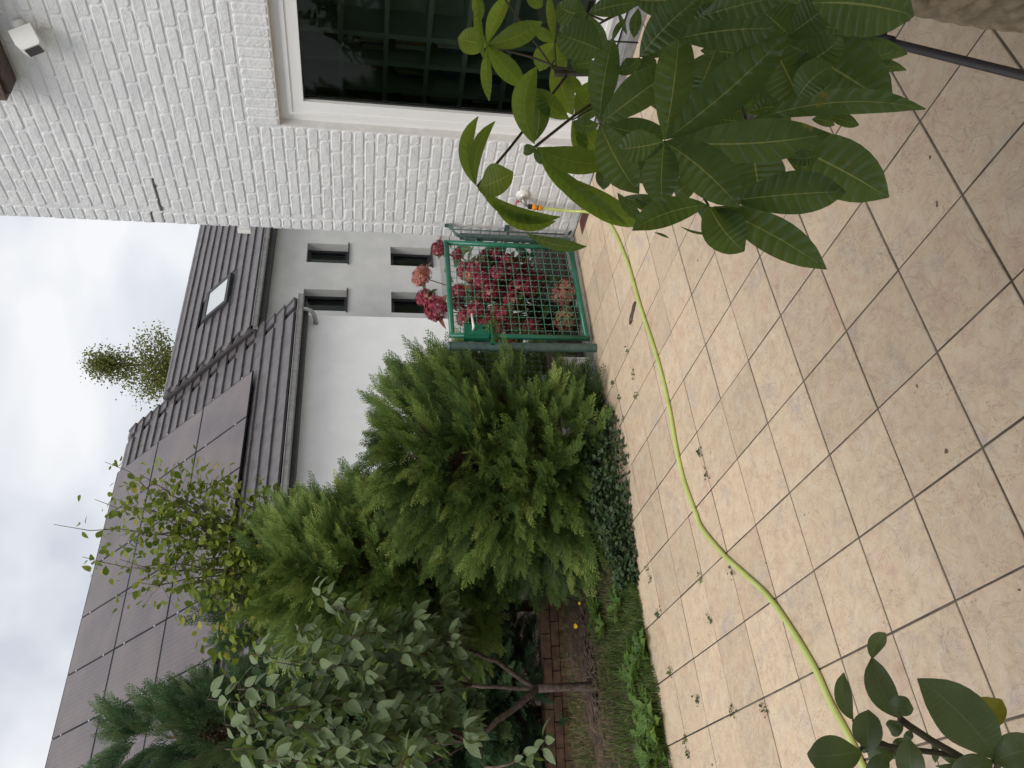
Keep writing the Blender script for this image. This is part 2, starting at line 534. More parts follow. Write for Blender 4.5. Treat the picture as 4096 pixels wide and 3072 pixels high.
# paving behind the gate, soil bed
tag(MB().box((3.06, PY1 + 0.002, -0.055), (18.0, 14.5, -0.018)).build('path', M['concrete']), 'grey concrete path beyond the green gate', 'path', kind='structure')
lawn_x0, lawn_x1 = -3.0, 3.05
nx, ny = 70, 60
gx, gy = np.meshgrid(np.linspace(lawn_x0, lawn_x1, nx), np.linspace(PY1 - 0.002, 11.8, ny))
def soil_z(x, y):
    return -0.012 + 0.012 * np.sin(x * 3.1 + 1.3 * y) + 0.015 * np.sin(y * 2.3 - x) + 0.03 * np.clip((y - PY1) / 0.5, 0, 1)
gz = soil_z(gx, gy) + rng.normal(0, 0.006, gx.shape)
gz[0, :] = -0.02
V = np.stack([gx, gy, gz], -1).reshape(-1, 3)
idx = np.arange(nx * ny).reshape(ny, nx)
F = np.stack([idx[:-1, :-1], idx[:-1, 1:], idx[1:, 1:], idx[1:, :-1]], -1).reshape(-1, 4)
lawn = place(bpy.data.objects.new('lawn', np_mesh('lawn', V, F, M['soil'], smooth=True)), None)
tag(lawn, 'brown earth of the grass strip beside the patio', 'lawn', kind='structure')

# ------------------------------------------------------------------ room the photographer stands in (behind the camera, shades the house plants)
rm = MB()
rm.box((-2.6, -0.5, 2.70), (4.6, 0.88, 2.9)).box((-2.6, -3.2, 2.70), (4.6, -0.5, 2.9))
tag(rm.build('room_ceiling', M['room']), 'plaster ceiling of the room behind the viewer', 'ceiling', kind='structure')
rm = MB()
rm.box((-2.6, -3.3, 0.0), (-1.5, -3.2, 2.70)).box((2.8, -3.3, 0.0), (4.6, -3.2, 2.70)).box((-1.5, -3.3, 0.0), (2.8, -3.2, 0.6)).box((-1.5, -3.3, 2.35), (2.8, -3.2, 2.70)).box((-2.7, -3.2, 0.0), (-2.6, -2.8, 2.70)).box((-2.7, 0.5, 0.0), (-2.6, 0.88, 2.70)).box((-2.7, -2.8, 0.0), (-2.6, 0.5, 0.4)).box((-2.7, -2.8, 2.45), (-2.6, 0.5, 2.70)).box((4.5, -3.2, 0.0), (4.6, 0.80, 2.70))
rm.box((-2.6, 0.80, 0.0), (-0.9, 0.88, 2.70)).box((2.9, 0.80, 0.0), (4.6, 0.88, 2.70))
tag(rm.build('room_wall', M['room']), 'plaster walls of the room behind the viewer', 'wall', kind='structure')
tag(MB().box((-2.6, -3.2, -0.05), (4.6, 0.86, 0.0)).build('room_floor', M['room_floor']), 'floor of the room behind the viewer', 'floor', kind='structure')

# ------------------------------------------------------------------ white painted brick house on the right
XW = 4.6
CH = 0.0808
house = thing('brick_house', (XW, 3.0, 0), 'white painted brick house wing with a large white window beside the patio', 'house')
WY0, WY1, WZ0, WZ1 = 1.5, 3.75, 0.085, 2.344
wall = MB()
xa, xb = XW + 0.009, XW + 0.30
wall.box((xa, WY1, -0.05), (xb, 4.755, 5.2)).box((xa, 0.89, -0.05), (xb, WY0, 5.2))
wall.box((xa, WY0, WZ1), (xb, WY1, 5.2)).box((xa, WY0, -0.05), (xb, WY1, WZ0 - 0.03))
wallo = wall.build('wall', M['mortar'], house)
rest = MB()
rest.box((xb, 4.46, -0.05), (9.0, 4.755, 5.2)).box((8.8, 0.89, -0.05), (9.0, 4.46, 5.2)).box((xb, 0.89, -0.05), (8.8, 1.1, 5.2))
rest.build('side_wall', M['mortar'], house)
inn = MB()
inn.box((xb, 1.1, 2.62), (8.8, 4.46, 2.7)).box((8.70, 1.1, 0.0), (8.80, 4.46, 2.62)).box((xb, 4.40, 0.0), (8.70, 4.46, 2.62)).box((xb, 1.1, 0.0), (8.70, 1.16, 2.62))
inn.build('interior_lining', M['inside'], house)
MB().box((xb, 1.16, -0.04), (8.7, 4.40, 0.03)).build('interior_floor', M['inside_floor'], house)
MB().box((4.4, 0.7, 5.2), (9.3, 5.0, 5.35)).build('roof', M['underlay'], house)
MB().box((4.42, 1.0, 3.965), (4.598, 3.55, 4.25)).box((4.45, 1.0, 3.94), (4.597, 3.52, 3.963)).build('eaves_board', M['wood_brown'], house)

def brick_mesh(L, H, d, seed, name='brick'):
    """painted brick face: rounded outline, raised d from the mortar, in the y-z plane facing -x"""
    r_ = random.Random(seed)
    def outline(inset, jit):
        c = min(H * 0.22, 0.016) * r_.uniform(0.7, 1.3)
        p = []
        x0, x1, z0, z1 = inset, L - inset, inset, H - inset
        for (cx, cz_, sx, sz) in ((x0, z0, 1, 1), (x1, z0, -1, 1), (x1, z1, -1, -1), (x0, z1, 1, -1)):
            a = (cx, cz_ + sz * c); b = (cx + sx * c * .3, cz_ + sz * c * .3); e = (cx + sx * c, cz_)
            p += [a, b, e] if (sx * sz > 0) else [e, b, a]
        return [(x + r_.uniform(-jit, jit), z + r_.uniform(-jit, jit)) for x, z in p]
    st = r_.getstate(); o = outline(-0.002, 0.0015); r_.setstate(st); i = outline(0.006, 0.0012)
    tilt = r_.uniform(-.002, .002)
    v = [(0.0, y, z) for y, z in o] + [(-d + r_.uniform(-.0012, .0012) + tilt * (z / H - .5), y, z) for y, z in i]
    n = 12
    f = [(k, (k + 1) % n, n + (k + 1) % n, n + k) for k in range(n)] + [tuple(range(2 * n - 1, n - 1, -1))]
    f = [tuple(reversed(q)) for q in f]
    return MB().add(v, f).mesh(name, M['brick'], smooth=False)

def uvz(p):
    d = Vector(p) - CAM
    w = d.dot(Wrow)
    return 0.5 + d.dot(Vrow) / w * 0.7585, 0.5 - d.dot(Urow) / w * 1.01146 , w

cands = []
L0, HB = 0.210, CH - 0.0125
stre = [brick_mesh(L0, HB, 0.0065, s_) for s_ in range(14)]
halfm = {}
def half(L):
    k = round(L, 2)
    if k not in halfm:
        halfm[k] = [brick_mesh(k, HB, 0.0065, 50 + s_ + int(k * 1000)) for s_ in range(4)]
    return random.choice(halfm[k])
for k in range(-1, 64):
    z0 = (k + 0.68) * CH + 0.010
    y = 0.95 + (0.0 if k % 2 == 0 else 0.11) + random.uniform(-.015, .015)
    while y < 4.60:
        L = 0.210
        y1 = y + L
        yy = y
        segs = []
        if y1 > 4.632:
            y1 = 4.632
        if z0 < WZ1 - 0.02 and z0 + HB > WZ0 - 0.06:   # beside the window
            if y1 > WY1 + 0.03:
                yy = max(yy, WY1 + 0.004)
            else:
                yy = y1
        elif WZ1 - 0.02 <= z0 < 2.56:                    # soldier course above it
            if y1 > WY1 + 0.05:
                yy = max(yy, WY1 + 0.016)
            else:
                yy = y1
        if y1 - yy > 0.035 and z0 > 0.0:
            full = abs(y1 - yy - 0.21) < 0.004
            cands.append((random.choice(stre) if full else half(y1 - yy), (XW + 0.0095, yy, z0 + random.uniform(-.002, .002)), y1 - yy))
        y += L + 0.0125
sold = [brick_mesh(0.064, 0.205, 0.0065, 200 + s_) for s_ in range(6)]
yy = WY1 - 0.062
while yy > 1.5:
    cands.append((random.choice(sold), (XW + 0.0095, yy, WZ1 + 0.003), 0.2))
    yy -= 0.0757
hdr = [brick_mesh(0.106, HB + 0.004, 0.0065, 300 + s_) for s_ in range(8)]
for k in range(0, 63):
    cands.append((random.choice(hdr), (XW + 0.0095, 4.652 + random.uniform(-.002, .006), (k + 0.68) * CH + 0.012), 0.11))
ranked = []
for c_ in cands:
    a_, b_, w_ = uvz(c_[1])
    inside = -0.02 < a_ < 1.02 and -0.03 < b_ < 1.02 and w_ > 0
    ranked.append((0 if inside else 1, w_, c_))
ranked.sort(key=lambda t: (t[0], t[1]))
for r0, w_, (me, p, L) in ranked[:300]:
    inst('brick', me, Matrix.Translation(p), wallo)
bv = MB()
for r0, w_, (me, p, L) in ranked[300:]:
    bv.add([(v.co.x + p[0], v.co.y + p[1], v.co.z + p[2]) for v in me.vertices], [tuple(q.vertices) for q in me.polygons])
o = bv.build('brickwork', M['brick'], wallo); o['kind'] = 'stuff'
# toothed ends behind the end headers
th_ = MB()
for k in range(0, 63):
    z0 = (k + 0.68) * CH + 0.011
    th_.box((XW + 0.012, 4.755, z0), (XW + 0.2, 4.757 + random.uniform(0.008, 0.016), z0 + HB))
th_.build('corner_headers', M['brick'], house)
ck = MB()
def crack(y0, y1, z, h):
    n_ = 9
    pts = [(y0 + (y1 - y0) * i / n_, z + random.uniform(-.004, .004)) for i in range(n_ + 1)]
    v = [(XW + 0.0035, y_, zz + h * random.uniform(.35, 1) / 2) for y_, zz in pts] + [(XW + 0.0035, y_, zz - h * random.uniform(.35, 1) / 2) for y_, zz in pts]
    f = [(i, i + 1, n_ + 2 + i, n_ + 1 + i) for i in range(n_)]
    ck.add(v, f)
crack(4.30, 4.632, 3.290, 0.022)
crack(4.645, 4.757, 3.372, 0.020)
crack(4.645, 4.757, 3.292, 0.010)
ck.build('missing_mortar', M['crack'], house)

# window: reveal, frame, sash, pane, threshold
def ring(mb, x0, x1, y0, y1, z0, z1, wl_, wr, wb, wt, mi=0):
    """rectangular frame in the y-z plane: wl_ at low y, wr at high y"""
    mb.box((x0, y0, z0), (x1, y0 + wl_, z1), mi).box((x0, y1 - wr, z0), (x1, y1, z1), mi)
    mb.box((x0, y0 + wl_, z0), (x1, y1 - wr, z0 + wb), mi).box((x0, y0 + wl_, z1 - wt), (x1, y1 - wr, z1), mi)
fr = MB()
xf = XW + 0.085
ring(fr, xf, xf + 0.10, WY0, WY1 - 0.004, WZ0, WZ1 - 0.004, 0.08, 0.075, 0.09, 0.075)
wino = fr.build('window', M['upvc'], house)
sa = MB()
ring(sa, xf - 0.018, xf + 0.05, WY0 + 0.06, WY1 - 0.06, WZ0 + 0.075, WZ1 - 0.062, 0.12, 0.115, 0.14, 0.11)
ring(sa, xf - 0.026, xf - 0.018, WY0 + 0.065, WY1 - 0.068, WZ0 + 0.083, WZ1 - 0.070, 0.03, 0.022, 0.03, 0.022)
sa.build('sash', M['upvc'], wino)
gk = MB()
ring(gk, xf + 0.012, xf + 0.03, WY0 + 0.178, WY1 - 0.175, WZ0 + 0.212, WZ1 - 0.172, 0.008, 0.012, 0.012, 0.008)
gk.build('gasket', M['gasket'], wino)
MB().box((xf + 0.018, WY0 + 0.18, WZ0 + 0.215), (xf + 0.024, WY1 - 0.178, WZ1 - 0.173)).build('pane', M['pane'], wino)
rv = MB()
rv.box((XW + 0.010, WY1 - 0.004, WZ0), (xf, WY1 + 0.0, WZ1)).box((XW + 0.010, WY0, WZ1 - 0.004), (xf, WY1 - 0.004, WZ1))
rv.build('reveal', M['reveal'], house)
ts = MB().box((XW - 0.06, WY0 - 0.05, -0.002), (XW + 0.19, WY1 + 0.05, 0.055)).box((XW - 0.05, WY0 - 0.04, 0.055), (XW + 0.19, WY1 + 0.03, 0.07))
ts.build('threshold', M['stone'], house)

# bookcase standing inside, seen through the pane
bc = thing('bookcase', (5.75, 3.9, 0.03), 'pale bookcase with open compartments standing inside behind the window glass', 'bookcase')
bm = MB()
ys_ = [2.4, 2.78, 3.16, 3.63, 3.87, 4.12, 4.37]
for y_ in ys_:
    MB().box((5.60, y_ - 0.02, 0.03), (5.92, y_ + 0.02, 2.35)).build('upright', M['shelfwood'], bc)
for z_ in (0.10, 0.62, 0.97, 1.27, 1.60, 1.95, 2.36):
    MB().box((5.602, 2.42, z_ - 0.018), (5.90, 4.35, z_ + 0.018)).build('shelf', M['shelfwood'], bc)
MB().box((5.93, 2.38, 0.03), (5.945, 4.39, 2.38)).build('back_panel', M['shelfwood'], bc)
bkc = [(0.25, 0.05, 0.03), (0.05, 0.09, 0.16), (0.35, 0.3, 0.2), (0.05, 0.12, 0.06), (0.3, 0.16, 0.05), (0.4, 0.4, 0.38)]
bkm = [simple('book_cover_%d' % i, c_, None, 4, 0.6) for i, c_ in enumerate(bkc)]
for z_ in (0.64, 0.99, 1.29, 1.62):
    for (ya, yb) in ((3.66, 3.84), (3.9, 4.09), (4.15, 4.34)):
        y_ = ya + 0.01
        nb = random.randint(2, 4)
        for i in range(nb):
            w_ = random.uniform(0.018, 0.04); h_ = random.uniform(0.15, 0.24)
            ob = MB().box((5.64, y_, z_), (5.80, y_ + w_, z_ + h_)).box((5.645, y_ + 0.003, z_ + h_), (5.80, y_ + w_ - 0.003, z_ + h_ + 0.001)).build('book', random.choice(bkm))
            tag(ob, 'dark book standing in the bookcase behind the window glass', 'book', 'books in the bookcase inside the brick house')
            y_ += w_ + 0.002

# ------------------------------------------------------------------ neighbouring houses
EA = R(6.0)
E_ = Vector((math.cos(EA), math.sin(EA), 0)); N_ = Vector((-math.sin(EA), math.cos(EA), 0)); Z_ = Vector((0, 0, 1))
def NW(e, n, z):
    return E_ * e + N_ * n + Z_ * z
PT = R(42)
SL = N_ * math.cos(PT) + Z_ * math.sin(PT)       # up the slope
SN = -N_ * math.sin(PT) + Z_ * math.cos(PT)      # roof normal
class Roof:
    def __init__(s, n0, z0): s.n0, s.z0 = n0, z0
    def p(s, e, t, h): return NW(e, s.n0, s.z0) + SL * t + SN * h
    def mat(s, e, t, h, tilt=0.0):
        m = Matrix((E_, SL, SN)).transposed().to_4x4()
        m.translation = s.p(e, t, h)
        return m @ Matrix.Rotation(tilt, 4, 'X')
RA, RB = Roof(11.683, 3.147), Roof(12.58, 4.14)
EXP, TW, TL, TT = 0.325, 0.30, 0.385, 0.044
tmb = MB().box((0.0012, 0, 0), (TW - 0.0012, TL, TT))
rt_mesh = tmb.mesh('roof_tile', M['rooftile'])
vt = MB().box((0, 0, 0), (0.24, TL, TT)).box((0.20, -0.006, -0.13), (0.245, TL - 0.02, TT + 0.022))
verge_mesh = vt.mesh('verge_tile', M['rooftile'])
vt = MB().box((-0.018, -0.006, -0.15), (0.022, EXP - 0.008, TT + 0.016))
verge2_mesh = vt.mesh('verge_tile', M['rooftile'])
TILT = math.atan2(TT, EXP) 

nh = thing('white_house', NW(6, 12, 0), 'white rendered house with dark tiled roof covered in solar panels behind the hedge', 'house')
wb_ = MB().box((-4.0, 11.97, -0.06), (11.58, 12.25, 3.10), fn=NW)
wb_.build('wall', M['render_white'], nh)
MB().add([NW(11.50, 12.0, 0), NW(11.50, 20.4, 0), NW(11.50, 20.4, 3.1), NW(11.50, 16.2, 6.95), NW(11.50, 12.25, 3.3),
          NW(11.57, 12.255, 0), NW(11.57, 20.4, 0), NW(11.57, 20.4, 3.1), NW(11.57, 16.2, 6.95), NW(11.57, 12.255, 3.3)],
         [(4, 3, 2, 1, 0), (5, 6, 7, 8, 9), (0, 1, 6, 5), (1, 2, 7, 6), (2, 3, 8, 7), (3, 4, 9, 8), (4, 0, 5, 9)]).build('gable', M['render_white'], nh)
TR = (16.25 - 11.683) / math.cos(PT)
rs = MB()
c8 = [RA.p(-4, 0.02, -0.09), RA.p(11.72, 0.02, -0.09), RA.p(11.72, TR, -0.09), RA.p(-4, TR, -0.09), RA.p(-4, 0.02, -0.034), RA.p(11.72, 0.02, -0.034), RA.p(11.72, TR, -0.034), RA.p(-4, TR, -0.034)]
rs.add(c8, [(0, 3, 2, 1), (4, 5, 6, 7), (0, 1, 5, 4), (1, 2, 6, 5), (2, 3, 7, 6), (3, 0, 4, 7)])
bk = [NW(-4, 16.25, 7.20), NW(11.72, 16.25, 7.20), NW(11.72, 20.8, 3.1), NW(-4, 20.8, 3.1)]
rs.add(bk + [q - Z_ * 0.1 for q in bk], [(0, 1, 2, 3), (4, 7, 6, 5), (0, 4, 5, 1), (1, 5, 6, 2), (2, 6, 7, 3), (3, 7, 4, 0)])
roofA = rs.build('roof', M['underlay'], nh)
PANEL_R, PW, PH, PPITCH = 10.42, 1.135, 1.640, 1.660
T_TOP = (16.17 - 11.683) / math.cos(PT)
row = 0
t = 0.0
while t < TR - 0.1:
    vis_all = t < 1.15
    stag = 0.15 if row % 2 else 0.0
    e1 = 11.52
    inst('roof_tile', verge_mesh, RA.mat(e1, t, 0.004, -TILT), roofA)
    e = e1 - TW
    lim = 1.4 if vis_all else 10.0
    while e > lim:
        inst('roof_tile', rt_mesh, RA.mat(e + (stag - 0.15), t + random.uniform(-.004, .004), -0.002 + random.uniform(0, .003), -TILT + random.uniform(-.004, .004)), roofA)
        e -= TW
    t += EXP
    row += 1
rd = MB()
for i in range(0, 44):
    e = 11.75 - 0.36 * i
    rd.tube([NW(e, 16.25, 7.19), NW(e - 0.355, 16.25, 7.185)], 0.075 if i else 0.085, 8)
rd.build('ridge', M['rooftile'], nh)
# solar panels
pm = MB()
pm.box((0, 0, 0), (PW, PH, 0.028), 1)
fw = 0.012
pm.box((0, 0, 0.028), (PW, fw, 0.034), 1).box((0, PH - fw, 0.028), (PW, PH, 0.034), 1).box((0, fw, 0.028), (fw, PH - fw, 0.034), 1).box((PW - fw, fw, 0.028), (PW, PH - fw, 0.034), 1)
pm.add([(fw, fw, 0.031), (PW - fw, fw, 0.031), (PW - fw, PH - fw, 0.031), (fw, PH - fw, 0.031)], [(0, 1, 2, 3)], 0)
for yy in (0.32, PH - 0.36):
    pm.box((PW - 0.008, yy, 0.034), (PW + 0.022, yy + 0.045, 0.040), 2)
panel_mesh = pm.mesh('solar_panel', [M['panel'], M['panel_frame'], M['clamp']])
for rw in range(3):
    for cl in range(8):
        inst('solar_panel', panel_mesh, RA.mat(PANEL_R - PW - cl * 1.15, T_TOP - PH - rw * PPITCH, 0.09, random.uniform(-.002, .002)), nh)
rl = MB()
for rw in range(3):
    for dt in (0.35, 1.25):
        t_ = T_TOP - PH - rw * PPITCH + dt
        a = [RA.p(e, t_ + dy, h) for e in (1.2, 10.40) for dy in (0, 0.04) for h in (0.03, 0.088)]
        rl.add([a[0], a[4], a[6], a[2], a[1], a[5], a[7], a[3]], [(0, 3, 2, 1), (4, 5, 6, 7), (0, 1, 5, 4), (1, 2, 6, 5), (2, 3, 7, 6), (3, 0, 4, 7)])
rl.build('mounting_rail', M['panel_frame'], nh)

def gutter(n0, z0, e0, e1, parent):
    mb = MB()
    prof = [(0.0, 0.0), (0.0, -0.085), (0.02, -0.105), (0.10, -0.105), (0.125, -0.08), (0.125, 0.0), (0.118, 0.0), (0.115, -0.075), (0.01, -0.09), (0.007, 0.0)]
    n_ = len(prof)
    v = [NW(e0, n0 + a - 0.07, z0 + b) for a, b in prof] + [NW(e1, n0 + a - 0.07, z0 + b) for a, b in prof]
    mb.add(v, [(k, (k + 1) % n_, n_ + (k + 1) % n_, n_ + k) for k in range(n_)] + [tuple(range(n_)), tuple(range(2 * n_ - 1, n_ - 1, -1))])
    mb.tube([NW(e0, n0 - 0.073, z0 + 0.002), NW(e1, n0 - 0.073, z0 + 0.002)], 0.011, 6)
    e = e0 + 0.3
    while e < e1:
        mb.box((e, n0 - 0.080, z0 - 0.108), (e + 0.018, n0 - 0.065, z0 + 0.006), fn=NW)
        e += 0.42
    mb.build('gutter', M['gutter'], parent)
gutter(11.64, 3.10, -4.0, 11.80, nh)
MB().box((-4.0, 11.712, 2.915), (11.70, 11.968, 3.07), fn=NW).build('fascia', M['fascia'], nh)
pp = MB()
pp.tube([NW(11.42, 11.63, 3.02), NW(11.42, 11.635, 2.93), NW(11.41, 11.66, 2.85), NW(11.39, 11.74, 2.79), NW(11.36, 11.86, 2.765), NW(11.35, 11.985, 2.76)], 0.042, 10)
pp.tube([NW(11.353, 11.94, 2.762), NW(11.35, 11.99, 2.76)], 0.055, 10)
pp.build('downpipe', M['pipe'], nh, smooth=True)

gh = thing('grey_house', NW(14, 13, 0), 'grey rendered house with four narrow dark windows and a roof window', 'house')
gw = MB()
S0, S1, S2, S3, S4, S5 = 11.60, 12.63, 13.31, 14.22, 14.90, 19.0
for a, b in ((S0, S1), (S2, S3), (S4, S5)):
    gw.box((a, 12.90, -0.06), (b, 13.25, 4.05), fn=NW)
for a, b in ((S1, S2), (S3, S4)):
    for z0, z1 in ((-0.06, 0.16), (1.18, 2.17), (3.16, 4.05)):
        gw.box((a, 12.90, z0), (b, 13.25, z1), fn=NW)
gw.build('wall', M['render_grey'], gh)
for a, b in ((S1, S2), (S3, S4)):
    for z0, z1 in ((0.16, 1.18), (2.17, 3.16)):
        w = MB()
        f0, f1 = 13.125, 13.20
        w.box((a, f0, z0), (a + 0.07, f1, z1), fn=NW).box((b - 0.07, f0, z0), (b, f1, z1), fn=NW)
        w.box((a + 0.07, f0, z0), (b - 0.07, f1, z0 + 0.09), fn=NW).box((a + 0.07, f0, z1 - 0.08), (b - 0.07, f1, z1), fn=NW)
        wo = w.build('window', M['frame_dark'], gh)
        MB().box((a + 0.065, f0 + 0.03, z0 + 0.085), (b - 0.065, f0 + 0.038, z1 - 0.075), fn=NW).build('pane', M['pane'], wo)
        MB().box((a - 0.03, 12.855, z0 - 0.004), (b + 0.03, 13.125, z0 + 0.026), fn=NW).build('sill', M['frame_dark'], wo)
        MB().box((a, 13.30, z0 - 0.1), (b, 13.34, z1 + 0.1), fn=NW).build('blind', M['underlay'], wo)
MB().box((S0, 13.36, 0), (S5, 13.40, 4.0), fn=NW).build('inner_wall', M['underlay'], gh)
TRB = (14.93 - 12.58) / math.cos(PT)
rs = MB()
c8 = [RB.p(11.66, 0.02, -0.09), RB.p(19.2, 0.02, -0.09), RB.p(19.2, TRB, -0.09), RB.p(11.66, TRB, -0.09), RB.p(11.66, 0.02, -0.034), RB.p(19.2, 0.02, -0.034), RB.p(19.2, TRB, -0.034), RB.p(11.66, TRB, -0.034)]
rs.add(c8, [(0, 3, 2, 1), (4, 5, 6, 7), (0, 1, 5, 4), (1, 2, 6, 5), (2, 3, 7, 6), (3, 0, 4, 7)])
bk = [NW(11.66, 14.93, 6.22), NW(19.2, 14.93, 6.22), NW(19.2, 17.3, 4.1), NW(11.66, 17.3, 4.1)]
rs.add(bk + [q - Z_ * 0.1 for q in bk], [(0, 1, 2, 3), (4, 7, 6, 5), (0, 4, 5, 1), (1, 5, 6, 2), (2, 6, 7, 3), (3, 7, 4, 0)])
roofB = rs.build('roof', M['underlay'], gh)
KE0, KE1, KT0, KT1 = 13.20, 14.16, (13.33 - 12.58) / math.cos(PT), (14.04 - 12.58) / math.cos(PT)
t, row = 0.0, 0
while t < TRB - 0.1:
    inst('roof_tile', verge2_mesh, RB.mat(11.70, t, 0.012, -TILT * 2.0), roofB)
    e = 11.73
    while e < 18.6:
        ec = e + TW / 2
        if not (KE0 - 0.08 < ec < KE1 + 0.08 and KT0 - 0.33 < t < KT1 + 0.02):
            inst('roof_tile', rt_mesh, RB.mat(e + (0.15 if row % 2 else 0), t + random.uniform(-.004, .004), -0.002 + random.uniform(0, .003), -TILT + random.uniform(-.004, .004)), roofB)
        e += TW
    t += EXP
    row += 1
rd = MB()
for i in range(0, 19):
    e = 11.68 + 0.36 * i
    rd.tube([NW(e, 14.95, 6.235), NW(e + 0.355, 14.95, 6.23)], 0.07, 8)
rd.build('ridge', M['rooftile'], gh)
gutter(12.54, 4.10, 11.72, 19.0, gh)
MB().box((11.66, 12.615, 3.90), (19.0, 12.898, 4.06), fn=NW).build('fascia', M['fascia'], gh)
sk = MB()
def rbox(mb, e0, e1, t0, t1, h0, h1, mi=0):
    a = [RB.p(e, t_, h) for h in (h0, h1) for (e, t_) in ((e0, t0), (e1, t0), (e1, t1), (e0, t1))]
    mb.add(a, [(0, 3, 2, 1), (4, 5, 6, 7), (0, 1, 5, 4), (1, 2, 6, 5), (2, 3, 7, 6), (3, 0, 4, 7)], mi)
rbox(sk, KE0 - 0.1, KE1 + 0.1, KT0 - 0.3, KT1 + 0.1, -0.03, 0.015)
for a in ((KE0, KE0 + 0.09, KT0, KT1), (KE1 - 0.09, KE1, KT0, KT1), (KE0 + 0.09, KE1 - 0.09, KT0, KT0 + 0.1), (KE0 + 0.09, KE1 - 0.09, KT1 - 0.12, KT1)):
    rbox(sk, *a, 0.016, 0.105)
sko = sk.build('roof_window', M['fascia'], gh)
pn = MB(); rbox(pn, KE0 + 0.085, KE1 - 0.085, KT0 + 0.095, KT1 - 0.115, 0.085, 0.093)
pn.build('pane', M['skyglass'], sko)

